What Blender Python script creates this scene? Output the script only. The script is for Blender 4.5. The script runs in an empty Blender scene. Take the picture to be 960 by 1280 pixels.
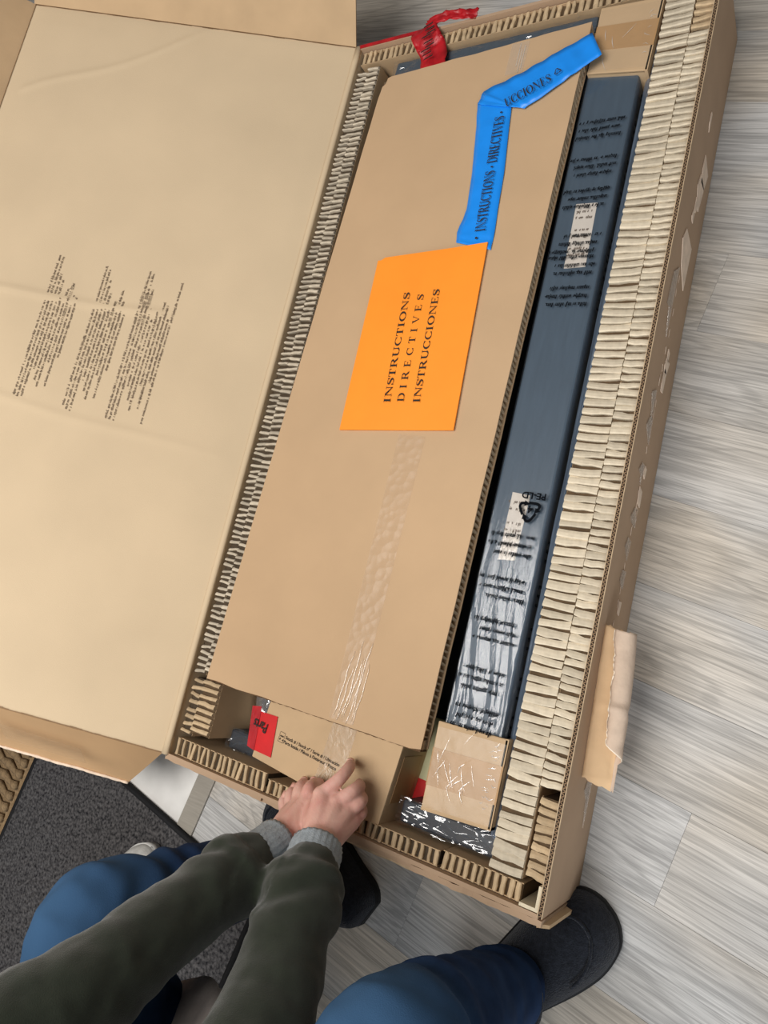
import bpy, bmesh, math, random
from mathutils import Vector, Matrix, noise
random.seed(7)
S = bpy.context.scene
COL = S.collection

# ------------------------------------------------------------------ camera
CAM = Vector((0.863814, 0.284819, 1.055959))
ROT = Matrix(((0.8409769, -0.1234607, 0.5267972), (0.2331796, 0.9612642, -0.1469641), (-0.4882470, 0.2464317, 0.8371895)))
FPX = 906.09
cam = bpy.data.cameras.new('camera')
cam.sensor_fit = 'VERTICAL'; cam.sensor_height = 36.0
cam.lens = FPX / 1280.0 * 36.0
cam.clip_start = 0.02
co = bpy.data.objects.new('camera', cam); COL.objects.link(co)
co.matrix_world = Matrix.Translation(CAM) @ ROT.to_4x4()
S.camera = co

# ------------------------------------------------------------------ light
S.view_settings.view_transform = 'Standard'
S.view_settings.look = 'None'
S.view_settings.gamma = 1.0
S.view_settings.use_curve_mapping = False
S.view_settings.exposure = -0.06
wd = bpy.data.worlds.new('world'); S.world = wd; wd.use_nodes = True
bg = wd.node_tree.nodes['Background']
bg.inputs['Color'].default_value = (1.0, 0.97, 0.93, 1); bg.inputs['Strength'].default_value = 0.14

def area(name, loc, target, sx, sy, power, color):
    l = bpy.data.lights.new(name, 'AREA'); l.shape = 'RECTANGLE'; l.size = sx; l.size_y = sy
    l.energy = power; l.color = color
    o = bpy.data.objects.new(name, l); COL.objects.link(o)
    o.location = loc
    o.rotation_euler = (Vector(target) - Vector(loc)).to_track_quat('-Z', 'Y').to_euler()
    return o
area('window_light', (1.7, -2.2, 1.35), (0.6, 0.3, 0.0), 1.8, 1.5, 48, (0.88, 0.94, 1.0))
area('ceiling_lamp_light', (0.15, 0.0, 2.45), (0.2, 0.3, 0.0), 1.5, 1.5, 63, (1.0, 0.965, 0.925))

# ------------------------------------------------------------------ helpers
def P(px, py, z):
    """photograph pixel -> point of the room at height z"""
    d = ROT @ Vector(((px - 480) / FPX, -(py - 640) / FPX, -1.0))
    return CAM + d * ((z - CAM.z) / d.z)
def PD(px, py, dist):
    return CAM + ROT @ Vector(((px - 480) / FPX, -(py - 640) / FPX, -1.0)) * dist

def lin(c):
    return tuple(((v / 255) / 12.92 if v / 255 <= 0.04045 else ((v / 255 + 0.055) / 1.055) ** 2.4) for v in c)

def mat(name, col, rough=0.8, var=0.12, scale=40, bump=0.0, bscale=200, stretch=(1, 1, 1), spec=0.3, col2=None, coat=0.0, sheen=0.0, obj_rand=0.0, metal=0.0, sss=0.0):
    m = bpy.data.materials.new(name); m.use_nodes = True
    nt = m.node_tree; N = nt.nodes; Lk = nt.links
    b = N['Principled BSDF']
    b.inputs['Roughness'].default_value = rough
    b.inputs['Specular IOR Level'].default_value = spec
    b.inputs['Coat Weight'].default_value = coat
    b.inputs['Sheen Weight'].default_value = sheen
    b.inputs['Metallic'].default_value = metal
    if sss: b.inputs['Subsurface Weight'].default_value = sss; b.inputs['Subsurface Scale'].default_value = 0.01
    tc = N.new('ShaderNodeTexCoord'); mp = N.new('ShaderNodeMapping'); mp.inputs['Scale'].default_value = stretch
    Lk.new(tc.outputs['Object'], mp.inputs['Vector'])
    nz = N.new('ShaderNodeTexNoise'); nz.inputs['Scale'].default_value = scale; nz.inputs['Detail'].default_value = 6
    Lk.new(mp.outputs['Vector'], nz.inputs['Vector'])
    mx = N.new('ShaderNodeMix'); mx.data_type = 'RGBA'
    c = lin(col)
    if col2: a, d = c, lin(col2)
    else: a, d = tuple(v * (1 - var) for v in c), tuple(min(1, v * (1 + var)) for v in c)
    mx.inputs['A'].default_value = (*a, 1); mx.inputs['B'].default_value = (*d, 1)
    rp = N.new('ShaderNodeMapRange'); rp.inputs['From Min'].default_value = 0.3; rp.inputs['From Max'].default_value = 0.7
    Lk.new(nz.outputs['Fac'], rp.inputs['Value']); Lk.new(rp.outputs['Result'], mx.inputs['Factor'])
    out = mx.outputs['Result']
    if obj_rand:
        oi = N.new('ShaderNodeObjectInfo'); r2 = N.new('ShaderNodeMapRange')
        r2.inputs['To Min'].default_value = 1 - obj_rand; r2.inputs['To Max'].default_value = 1 + obj_rand
        Lk.new(oi.outputs['Random'], r2.inputs['Value'])
        vm = N.new('ShaderNodeVectorMath'); vm.operation = 'SCALE'
        Lk.new(out, vm.inputs[0]); Lk.new(r2.outputs['Result'], vm.inputs['Scale']); out = vm.outputs['Vector']
    Lk.new(out, b.inputs['Base Color'])
    if bump:
        n2 = N.new('ShaderNodeTexNoise'); n2.inputs['Scale'].default_value = bscale; n2.inputs['Detail'].default_value = 4
        Lk.new(mp.outputs['Vector'], n2.inputs['Vector'])
        bp = N.new('ShaderNodeBump'); bp.inputs['Strength'].default_value = bump; bp.inputs['Distance'].default_value = 0.002
        Lk.new(n2.outputs['Fac'], bp.inputs['Height']); Lk.new(bp.outputs['Normal'], b.inputs['Normal'])
    return m

def film(name, tint=(230, 235, 240), fac=0.3, rough=0.15, bscale=60, stretch=(1, 1, 1), bump=0.6, voronoi=False, dist=0.004, gloss=0.25):
    """clear plastic: part see-through, part glossy, with crinkle relief"""
    m = bpy.data.materials.new(name); m.use_nodes = True
    nt = m.node_tree; N = nt.nodes; Lk = nt.links
    out = N['Material Output']; b = N['Principled BSDF']
    b.inputs['Base Color'].default_value = (*lin(tint), 1); b.inputs['Roughness'].default_value = rough
    b.inputs['Specular IOR Level'].default_value = 0.9
    tr = N.new('ShaderNodeBsdfTransparent'); ms = N.new('ShaderNodeMixShader')
    gl = N.new('ShaderNodeBsdfGlossy'); gl.inputs['Roughness'].default_value = rough
    m2 = N.new('ShaderNodeMixShader'); m2.inputs[0].default_value = gloss
    tc = N.new('ShaderNodeTexCoord'); mp = N.new('ShaderNodeMapping'); mp.inputs['Scale'].default_value = stretch
    Lk.new(tc.outputs['Object'], mp.inputs['Vector'])
    if voronoi:
        t = N.new('ShaderNodeTexVoronoi'); t.inputs['Scale'].default_value = bscale; h = t.outputs['Distance']
    else:
        t = N.new('ShaderNodeTexNoise'); t.inputs['Scale'].default_value = bscale; t.inputs['Detail'].default_value = 5; t.inputs['Distortion'].default_value = 0.8; h = t.outputs['Fac']
    Lk.new(mp.outputs['Vector'], t.inputs['Vector'])
    bp = N.new('ShaderNodeBump'); bp.inputs['Strength'].default_value = bump; bp.inputs['Distance'].default_value = dist
    Lk.new(h, bp.inputs['Height'])
    for s in (b, gl): Lk.new(bp.outputs['Normal'], s.inputs['Normal'])
    Lk.new(b.outputs[0], m2.inputs[1]); Lk.new(gl.outputs[0], m2.inputs[2])
    ms.inputs[0].default_value = fac
    Lk.new(tr.outputs[0], ms.inputs[1]); Lk.new(m2.outputs[0], ms.inputs[2])
    Lk.new(ms.outputs[0], out.inputs['Surface'])
    return m

class MB:
    def __init__(s): s.v = []; s.f = []
    def add(s, vs, fs):
        o = len(s.v); s.v += [tuple(v) for v in vs]; s.f += [tuple(i + o for i in f) for f in fs]; return s
    def box(s, a, b):
        (x0, y0, z0), (x1, y1, z1) = a, b
        return s.add([(x0,y0,z0),(x1,y0,z0),(x1,y1,z0),(x0,y1,z0),(x0,y0,z1),(x1,y0,z1),(x1,y1,z1),(x0,y1,z1)],
              [(0,3,2,1),(4,5,6,7),(0,1,5,4),(1,2,6,5),(2,3,7,6),(3,0,4,7)])
    def prism(s, poly, z0, z1):
        n = len(poly)
        a = sum(poly[i][0]*poly[(i+1)%n][1]-poly[(i+1)%n][0]*poly[i][1] for i in range(n))
        if a < 0: poly = poly[::-1]
        return s.add([(p[0],p[1],z0) for p in poly]+[(p[0],p[1],z1) for p in poly],
              [tuple(range(n-1,-1,-1)), tuple(range(n,2*n))]+[(i,(i+1)%n,n+(i+1)%n,n+i) for i in range(n)])
    def slab(s, quad, n, t):
        """four points extruded by t along n"""
        q = [Vector(p) for p in quad]; n = Vector(n).normalized()*t; k = len(q)
        return s.add(q+[p+n for p in q], [tuple(range(k-1,-1,-1)), tuple(range(k,2*k))]+[(i,(i+1)%k,k+(i+1)%k,k+i) for i in range(k)])
    def grid(s, rows, t=None, closed=False):
        """rows of points -> sheet (t: thickness downwards along the local normal)"""
        R, C = len(rows), len(rows[0])
        pts = [Vector(p) for r in rows for p in r]
        fs = []
        for i in range(R-1):
            for j in range(C if closed else C-1):
                k = (j+1) % C
                fs.append((i*C+j, i*C+k, (i+1)*C+k, (i+1)*C+j))
        if t is None: return s.add(pts, fs)
        nor = [Vector() for _ in pts]
        for f in fs:
            nn = (pts[f[1]]-pts[f[0]]).cross(pts[f[3]]-pts[f[0]])
            for q in f: nor[q] += nn
        low = [p-n.normalized()*t for p, n in zip(pts, nor)]
        m = len(pts); g = [tuple(reversed([q+m for q in f])) for f in fs]
        ed = []
        for j in range(C-1): ed += [(j+1, j, m+j, m+j+1), ((R-1)*C+j, (R-1)*C+j+1, m+(R-1)*C+j+1, m+(R-1)*C+j)]
        for i in range(R-1): ed += [(i*C, (i+1)*C, m+(i+1)*C, m+i*C), ((i+1)*C+C-1, i*C+C-1, m+i*C+C-1, m+(i+1)*C+C-1)]
        return s.add(pts+low, fs+g+ed)
    def tube(s, pts, rad, seg=10, caps=True, flat=1.0, up=None):
        pts = [Vector(p) for p in pts]; rows = []
        pu = Vector(up) if up else None
        for i, p in enumerate(pts):
            d = (pts[min(i+1, len(pts)-1)]-pts[max(i-1, 0)]).normalized()
            if pu is None: pu = Vector((0,0,1)) if abs(d.z) < 0.9 else Vector((1,0,0))
            u = (pu - d*pu.dot(d)).normalized(); w = d.cross(u); pu = u
            r = rad[i] if isinstance(rad, (list, tuple)) else rad
            rows.append([p+(u*math.cos(a)*flat+w*math.sin(a))*r for a in (2*math.pi*k/seg for k in range(seg))])
        o = len(s.v); s.grid(rows, closed=True)
        if caps:
            s.f.append(tuple(o+k for k in range(seg-1, -1, -1))); s.f.append(tuple(o+(len(pts)-1)*seg+k for k in range(seg)))
        return s
    def ball(s, c, r, seg=14, rings=9):
        c = Vector(c); r = Vector(r if isinstance(r, (tuple, list, Vector)) else (r,r,r)); rows = []
        for i in range(rings+1):
            t = math.pi*(0.02+0.96*i/rings)
            rows.append([c+Vector((r.x*math.sin(t)*math.cos(a), r.y*math.sin(t)*math.sin(a), r.z*math.cos(t))) for a in (2*math.pi*k/seg for k in range(seg))])
        o = len(s.v); s.grid(rows, closed=True)
        s.f.append(tuple(o+k for k in range(seg))); s.f.append(tuple(o+rings*seg+k for k in range(seg-1,-1,-1)))
        return s
    def mesh(s, name, smooth=False):
        me = bpy.data.meshes.new(name); me.from_pydata(s.v, [], s.f)
        bm = bmesh.new(); bm.from_mesh(me); bmesh.ops.recalc_face_normals(bm, faces=bm.faces); bm.to_mesh(me); bm.free()
        if smooth:
            for p in me.polygons: p.use_smooth = True
        me.update(); return me
    def build(s, name, m, parent=None, smooth=False, bevel=0.0):
        me = s.mesh(name, smooth); me.materials.append(m)
        o = bpy.data.objects.new(name, me); COL.objects.link(o)
        if parent: o.parent = parent; o.location = -world(parent)
        if bevel:
            b = o.modifiers.new('bevel', 'BEVEL'); b.width = bevel; b.segments = 2; b.limit_method = 'ANGLE'
        return o

def world(o):
    v = o.location.copy()
    while o.parent:
        o = o.parent; v = v + o.location
    return v
def tag(o, label=None, cat=None, group=None, kind=None):
    if label: o['label'] = label
    if cat: o['category'] = cat
    if group: o['group'] = group
    if kind: o['kind'] = kind
    return o
def thing(name, label, cat, loc=(0,0,0), group=None):
    o = bpy.data.objects.new(name, None); COL.objects.link(o); o.location = loc; o.empty_display_size = 0.05
    return tag(o, label, cat, group)
def inst(name, me, parent, loc, rot=(0,0,0)):
    """an object sharing mesh me; loc in world space"""
    o = bpy.data.objects.new(name, me); COL.objects.link(o)
    o.parent = parent; o.location = Vector(loc)-world(parent); o.rotation_euler = rot
    return o
def spline(pts, n=6):
    """Catmull-Rom through tuples of any length"""
    out = []; p = [pts[0]]+list(pts)+[pts[-1]]
    for i in range(1, len(p)-2):
        for k in range(n):
            t = k/n
            out.append(tuple(0.5*(2*b+(c-a)*t+(2*a-5*b+4*c-d)*t*t+(3*b-a-3*c+d)*t**3) for a,b,c,d in zip(p[i-1],p[i],p[i+1],p[i+2])))
    out.append(tuple(pts[-1])); return out

# ---- lettering: flat polygons in a plane ---------------------------------
def ribbon(pts, ws):
    L, Rr = [], []
    for i, p in enumerate(pts):
        a, b = pts[max(i-1,0)], pts[min(i+1,len(pts)-1)]
        dx, dy = b[0]-a[0], b[1]-a[1]; l = math.hypot(dx,dy) or 1
        nx, ny = -dy/l*ws[i]/2, dx/l*ws[i]/2
        L.append((p[0]+nx,p[1]+ny)); Rr.append((p[0]-nx,p[1]-ny))
    return [[L[i],L[i+1],Rr[i+1],Rr[i]] for i in range(len(pts)-1)]
def arc(cx, cy, rx, ry, a0, a1, w0, w1, n=12):
    pts, ws = [], []
    for k in range(n+1):
        a = math.radians(a0+(a1-a0)*k/n); pts.append((cx+rx*math.cos(a), cy+ry*math.sin(a)))
        ws.append(w1+(w0-w1)*abs(math.cos(a)))
    return ribbon(pts, ws)
def q(x0,y0,x1,y1): return [[(x0,y0),(x1,y0),(x1,y1),(x0,y1)]]
def stem(x, w=.15, s=.09, t=.045): return q(x,0,x+w,1)+q(x-s,0,x+w+s,t)+q(x-s,1-t,x+w+s,1)
def glyph(ch):
    """serif capitals: (polygons, advance)"""
    if ch == 'I': return stem(.1), .42
    if ch == 'N': return q(.12,0,.17,1)+q(.02,0,.28,.045)+q(0,.955,.2,1)+[[(.08,1),(.26,1),(.78,0),(.72,0)]]+q(.7,0,.75,1)+q(.6,.955,.86,1), .9
    if ch == 'S':
        p = spline([(.52,.74),(.46,.9),(.3,.96),(.13,.88),(.1,.72),(.22,.58),(.4,.46),(.5,.3),(.42,.1),(.27,.03),(.12,.1),(.06,.28)], 3)
        n = len(p); return ribbon(p, [.05+.13*math.exp(-((i/n-.5)/.2)**2) for i in range(n)])+q(.5,.68,.55,1)+q(.03,0,.08,.32), .62
    if ch == 'T': return q(.25,0,.4,1)+q(.15,0,.5,.045)+q(.02,.945,.63,1)+[[(.0,.72),(.05,.72),(.09,1),(.02,1)],[(.65,.72),(.6,.72),(.56,1),(.63,1)]], .7
    if ch == 'R': return stem(.1)+q(.2,.94,.42,.99)+q(.2,.48,.42,.53)+arc(.4,.735,.19,.23,-90,90,.15,.05)+[[(.34,.5),(.5,.5),(.8,.0),(.62,.0)]]+q(.62,0,.82,.04), .82
    if ch == 'U': return q(.12,.28,.27,1)+q(.02,.955,.37,1)+arc(.44,.28,.245,.25,180,360,.15,.06)[0:12]+q(.65,.28,.72,1)+q(.56,.955,.82,1), .86
    if ch == 'C': return arc(.42,.5,.33,.47,48,312,.16,.045,18)+q(.66,.68,.7,1)+q(.64,.05,.69,.26), .78
    if ch == 'O': return arc(.42,.5,.33,.47,0,360,.16,.045,24), .86
    if ch == 'D': return stem(.1)+arc(.38,.5,.36,.475,-90,90,.16,.045)+q(.2,.0,.4,.045)+q(.2,.955,.4,1), .86
    if ch == 'E': return stem(.1)+q(.2,0,.6,.045)+q(.2,.955,.58,1)+q(.2,.48,.45,.525)+[[(.54,0),(.6,0),(.64,.27),(.6,.27)],[(.54,1),(.58,1),(.59,.74),(.56,.74)]]+q(.43,.38,.47,.63), .72
    if ch == 'V': return [[(.06,1),(.23,1),(.46,0),(.4,0)],[(.67,1),(.73,1),(.45,0),(.4,0)]]+q(0,.955,.32,1)+q(.57,.955,.82,1), .82
    if ch == '·': return arc(.2,.42,.06,.07,0,360,.12,.12,10), .42
    return [], .35
def letters(mb, text, o, xd, yd, height, length=None, gap=0.0, nd=None, lift=0.0004, shear=0.0):
    """lay serif text on a plane: origin o, reading direction xd, letter-up yd"""
    polys, x = [], 0.0
    for ch in text:
        g, adv = glyph(ch)
        polys += [[(p[0]+x+shear*p[1], p[1]) for p in pl] for pl in g]; x += adv+gap
    sx = (length/x) if length else height
    o, xd, yd = Vector(o), Vector(xd).normalized(), Vector(yd).normalized()
    nd = Vector(nd).normalized() if nd else xd.cross(yd)
    for pl in polys:
        mb.add([o+xd*(p[0]*sx)+yd*(p[1]*height)+nd*lift for p in pl], [tuple(range(len(pl)))])
def small_words(mb, o, xd, yd, length, height, nd, lift=0.0004, rnd=random, dense=0.85, shear=0.2):
    """a line of print too small to read: letter-like strokes grouped as words"""
    o, xd, yd, nd = Vector(o), Vector(xd).normalized(), Vector(yd).normalized(), Vector(nd).normalized()
    x = 0.0
    while x < length:
        wl = rnd.uniform(1.5, 6)*height*0.6
        e = min(x+wl, length)
        while x < e:
            w = height*rnd.uniform(.16,.3); hh = height*rnd.choice((.62,.62,.66,1.0)); b = -height*.25 if rnd.random() < .12 else 0
            if rnd.random() < dense:
                pts = [(x+shear*b,b),(x+w+shear*b,b),(x+w+shear*hh,hh),(x+shear*hh,hh)]
                mb.add([o+xd*p[0]+yd*p[1]+nd*lift for p in pts], [(0,1,2,3)])
                if rnd.random() < .6:
                    y0 = rnd.choice((0,.25,.5))*height
                    pts = [(x,y0),(x+w*2.2,y0),(x+w*2.2,y0+height*.17),(x,y0+height*.17)]
                    mb.add([o+xd*p[0]+yd*p[1]+nd*lift*1.05 for p in pts], [(0,1,2,3)])
            x += w+height*.14
        x += height*.42
def font_text(name, text, o, xd, yd, size, m, parent, lift=0.0005, length=None, bold=0.0):
    cu = bpy.data.curves.new(name, 'FONT'); cu.body = text; cu.size = size; cu.offset = bold; cu.resolution_u = 3
    t = bpy.data.objects.new('tmp', cu); COL.objects.link(t)
    dg = bpy.context.evaluated_depsgraph_get(); me = bpy.data.meshes.new_from_object(t.evaluated_get(dg))
    bpy.data.objects.remove(t); bpy.data.curves.remove(cu)
    xd, yd = Vector(xd).normalized(), Vector(yd).normalized(); nd = xd.cross(yd)
    if nd.z < 0 and abs(nd.z) > .5: nd = -nd
    wx = max(v.co.x for v in me.vertices) or 1; k = (length/wx) if length else 1
    for v in me.vertices: v.co = Vector(o)+xd*v.co.x*k+yd*v.co.y+nd*lift
    me.materials.clear(); me.materials.append(m); me.name = name
    ob = bpy.data.objects.new(name, me); COL.objects.link(ob); ob.parent = parent; ob.location = -world(parent)
    return ob
def recycle_mark(mb, c, xd, yd, r, lift, nd):
    """three chasing arrows"""
    c, xd, yd, nd = Vector(c), Vector(xd).normalized(), Vector(yd).normalized(), Vector(nd)
    def put(pl): mb.add([c+xd*p[0]*r+yd*p[1]*r+nd*lift for p in pl], [tuple(range(len(pl)))])
    for k in range(3):
        a = math.radians(120*k)
        R_ = lambda p: (p[0]*math.cos(a)-p[1]*math.sin(a), p[0]*math.sin(a)+p[1]*math.cos(a))
        path = spline([(-.52,.18),(-.26,.62),(-.08,.78),(.1,.76),(.22,.58)], 3)
        for pl in ribbon(path, [.2]*len(path)): put([R_(p) for p in pl])
        put([R_(p) for p in [(.02,.5),(.4,.72),(.38,.24)]])
def remesh(mb, name, m, voxel, parent, smooth=6, disp=None):
    """fuse overlapping volumes into one continuous surface"""
    me = mb.mesh('tmp'); o = bpy.data.objects.new('tmp', me); COL.objects.link(o)
    r = o.modifiers.new('r', 'REMESH'); r.mode = 'VOXEL'; r.voxel_size = voxel
    s = o.modifiers.new('s', 'SMOOTH'); s.iterations = smooth; s.factor = 0.5
    dg = bpy.context.evaluated_depsgraph_get(); out = bpy.data.meshes.new_from_object(o.evaluated_get(dg))
    bpy.data.objects.remove(o)
    if disp:
        for v, n in [(v, v.normal.copy()) for v in out.vertices]: v.co += n*disp(v.co)
    for p in out.polygons: p.use_smooth = True
    out.materials.clear(); out.materials.append(m); out.name = name
    ob = bpy.data.objects.new(name, out); COL.objects.link(ob); ob.parent = parent; ob.location = -world(parent)
    return ob

# ------------------------------------------------------------------ materials
kraft = mat('kraft_card', (195,166,130), .82, .07, 14, .12, 900)
kraft_in = mat('kraft_card_inside', (209,187,155), .82, .05, 5, .15, 700)
kraft_flap = mat('kraft_card_flap', (190,154,114), .75, .06, 8, .1, 700)
kraft_out = mat('kraft_card_outside', (180,152,125), .8, .06, 12, .1, 800)
kraft_dk = mat('kraft_dark_card', (140,112,82), .85, .15, 60, .1, 500)  # darker kraft for the lid's fold creases
kraft_board = mat('kraft_board', (193,162,127), .8, .04, 9, .15, 1100)
kraft_edge = mat('kraft_edge_paper', (190,166,135), .85, .12, 90)
paper_ply = mat('honeycomb_paper', (208,195,172), .85, .10, 120, .2, 400, obj_rand=.14)
paper_tan = mat('honeycomb_paper_tan', (196,172,138), .85, .12, 120, .2, 400, obj_rand=.16)
paper_grey = mat('honeycomb_paper_grey', (200,188,168), .85, .12, 120, .2, 400, obj_rand=.2)
kraft_torn = mat('torn_paper_pale', (230,208,186), .85, .12, 60, .3, 300)
ink = mat('print_ink', (48,42,38), .8, .05)
ink_soft = mat('print_ink_faded', (104,88,72), .8, .1)
orange = mat('orange_paper', (255,150,44), .55, .03, 20)
blue = mat('blue_film', (22,140,240), .35, .06, 30, spec=.5)
red = mat('red_film', (205,16,20), .4, .12, 40, spec=.5)
red_dk = mat('red_tape', (176,20,30), .4, .25, 50, .3, 120, spec=.5)
black_steel = mat('painted_steel', (68,83,97), .42, .08, 20, .1, 150, (8,1,8), spec=.5)
black_ink = mat('film_print', (12,15,20), .9, .05, spec=.1)
black_slab = mat('dark_panel', (46,54,64), .45, .15, 12, spec=.5)
white_lab = mat('white_label', (214,204,192), .6, .06)
yellow_lab = mat('pale_yellow_label', (214,212,170), .5, .05)

# ------------------------------------------------------------------ floor
# the floor boards run 11.5 degrees off the carton
TH = math.radians(-11.5)
UX = Vector((math.cos(TH), math.sin(TH), 0)); UY = Vector((-math.sin(TH), math.cos(TH), 0))
def F(u, v, z=0.0): return UX*u+UY*v+Vector((0,0,z))
def plank_material():
    m = bpy.data.materials.new('laminate_plank'); m.use_nodes = True
    nt = m.node_tree; N = nt.nodes; Lk = nt.links; b = N['Principled BSDF']
    b.inputs['Roughness'].default_value = .55; b.inputs['Specular IOR Level'].default_value = .35
    tc = N.new('ShaderNodeTexCoord'); oi = N.new('ShaderNodeObjectInfo')
    ad = N.new('ShaderNodeVectorMath'); ad.operation = 'ADD'
    sc = N.new('ShaderNodeVectorMath'); sc.operation = 'SCALE'; sc.inputs[0].default_value = (7.3, 3.1, 0)
    Lk.new(oi.outputs['Random'], sc.inputs['Scale']); Lk.new(tc.outputs['Object'], ad.inputs[0]); Lk.new(sc.outputs['Vector'], ad.inputs[1])
    def nz(scale, stretch, detail=6, dist=0.0):
        mp = N.new('ShaderNodeMapping'); mp.inputs['Scale'].default_value = stretch; Lk.new(ad.outputs['Vector'], mp.inputs['Vector'])
        t = N.new('ShaderNodeTexNoise'); t.inputs['Scale'].default_value = scale; t.inputs['Detail'].default_value = detail; t.inputs['Distortion'].default_value = dist
        Lk.new(mp.outputs['Vector'], t.inputs['Vector']); return t.outputs['Fac']
    fine = nz(16, (.45, 17, 1), 4, .25); broad = nz(5, (.7, 4, 1), 3, .6); blot = nz(2.2, (1, 1.3, 1), 2)
    def ramp(src, a, c, fm, fx):
        r = N.new('ShaderNodeMapRange'); r.inputs['From Min'].default_value = fm; r.inputs['From Max'].default_value = fx
        r.inputs['To Min'].default_value = a; r.inputs['To Max'].default_value = c; Lk.new(src, r.inputs['Value']); return r.outputs['Result']
    def mul(x, y):
        k = N.new('ShaderNodeMath'); k.operation = 'MULTIPLY'; Lk.new(x, k.inputs[0]); Lk.new(y, k.inputs[1]); return k.outputs[0]
    ring = nz(1.6, (.55, 7, 1), 2, .3)
    m1 = N.new('ShaderNodeMath'); m1.operation = 'MULTIPLY'; m1.inputs[1].default_value = 95; Lk.new(ring, m1.inputs[0])
    m2 = N.new('ShaderNodeMath'); m2.operation = 'SINE'; Lk.new(m1.outputs[0], m2.inputs[0])
    fine = mul(fine, ramp(m2.outputs[0], .80, 1.02, -1.0, -.55))
    f = mul(mul(mul(ramp(nz(16, (.9, 46, 1), 3, .1), .84, 1.06, .36, .60), ramp(fine, .74, 1.07, .38, .57)), ramp(broad, .86, 1.08, .35, .65)), ramp(oi.outputs['Random'], .93, 1.05, 0, 1))
    # round knots
    vo = N.new('ShaderNodeTexVoronoi'); vo.inputs['Scale'].default_value = 3.4; mpv = N.new('ShaderNodeMapping'); mpv.inputs['Scale'].default_value = (.6, 1.5, 1)
    Lk.new(ad.outputs['Vector'], mpv.inputs['Vector']); Lk.new(mpv.outputs['Vector'], vo.inputs['Vector'])
    f = mul(f, ramp(vo.outputs['Distance'], .62, 1.0, .012, .045))
    mx = N.new('ShaderNodeMix'); mx.data_type = 'RGBA'
    mx.inputs['A'].default_value = (*lin((196,187,174)), 1); mx.inputs['B'].default_value = (*lin((190,189,187)), 1)
    Lk.new(ramp(blot, 0, 1, .4, .6), mx.inputs['Factor'])
    vm = N.new('ShaderNodeVectorMath'); vm.operation = 'SCALE'; Lk.new(mx.outputs['Result'], vm.inputs[0]); Lk.new(f, vm.inputs['Scale'])
    Lk.new(vm.outputs['Vector'], b.inputs['Base Color'])
    bp = N.new('ShaderNodeBump'); bp.inputs['Strength'].default_value = .25; bp.inputs['Distance'].default_value = .001
    Lk.new(fine, bp.inputs['Height']); Lk.new(bp.outputs['Normal'], b.inputs['Normal'])
    return m
plank_m = plank_material()
floor = bpy.data.objects.new('floor', MB().prism([tuple(F(u, v)[:2]) for u, v in ((-2.6,-1.9),(2.6,-1.9),(2.6,3.4),(-2.6,3.4))], -.05, -.006).mesh('floor'))
floor.data.materials.append(mat('subfloor', (110,102,92), .9)); COL.objects.link(floor); tag(floor, kind='structure')
PW, PL = .126, 1.26
me = MB().box((0.0002, .0002, -.006), (PL-.0002, PW-.0002, 0)).mesh('floor_plank'); me.materials.append(plank_m)
rj = random.Random(4)
def plank(u, v, w=PL):
    if w > .02:
        o = inst('floor_plank', me, floor, F(u, v), (0, 0, TH)); o.scale = (w/PL, 1, 1)
for r in range(-9, 24):
    v = .165+PW*r
    joint = {0: .711, 6: .481, 1: 1.25, -1: .95, 2: .30, 3: .83, 4: 1.3, 5: 1.02, 7: 1.2, 8: .78, -2: .42}.get(r, rj.uniform(.1, 1.3))
    lo = .0 if v < 1.0 else -2.6
    u = joint
    while u < 2.4: plank(u, v, PL); u += PL
    u = joint
    while u > lo+.001:
        w = min(PL, u-lo); plank(u-w, v, w); u -= w
marble = mat('white_marbled_vinyl', (232,230,226), .45, .1, 9, col2=(200,198,194))
# white vinyl tiles on the far side of the transition strip
tile_me = MB().box((.001,.001,-.006),(.304,.304,0)).mesh('floor_tile'); tile_me.materials.append(marble)
for i in range(7):
    for j in range(9):
        inst('floor_tile', tile_me, floor, F(-.04-.305*(i+1), -1.78+.305*j), (0,0,TH))
strip_m = mat('grey_transition_strip', (150,144,134), .45, .1, 20, stretch=(1,14,1))
tr = MB().prism([(-.04,-1.78),(0,-1.78),(0,.97),(-.04,.97)], -.006, .004); tr.v = [tuple(F(x,y,z)) for x,y,z in tr.v]
tag(tr.build('trim_1', strip_m, bevel=.0015), kind='structure')

# black rug, jute mat
rug_m = mat('black_rug_pile', (26,26,29), 1.0, .5, 190, 1.0, 300, col2=(92,90,90), spec=.1)
rug = thing('rug', 'black loop-pile rug with bound edge under the left jean leg', 'rug', F(-.14,-.6))
rows = []
for i in range(90):
    rows.append([F(-.447+.625*j/60, -.171-1.0*i/89, .0095+.0022*noise.noise(Vector((j*.9,i*.9,0)))) for j in range(61)])
MB().grid([list(reversed(r)) for r in rows], .009).build('pile', rug_m, rug)
bind = MB()
for a, b in (((-.449,-.168),(.182,-.168)), ((.182,-.168),(.182,-1.175)), ((.182,-1.175),(-.449,-1.175)), ((-.449,-1.175),(-.449,-.168))):
    bind.tube([F(a[0],a[1],.006), F(b[0],b[1],.006)], .006, 8)
bind.build('edge_binding', mat('rug_binding', (18,18,20), .8, .2, 200), rug, True)

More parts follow.
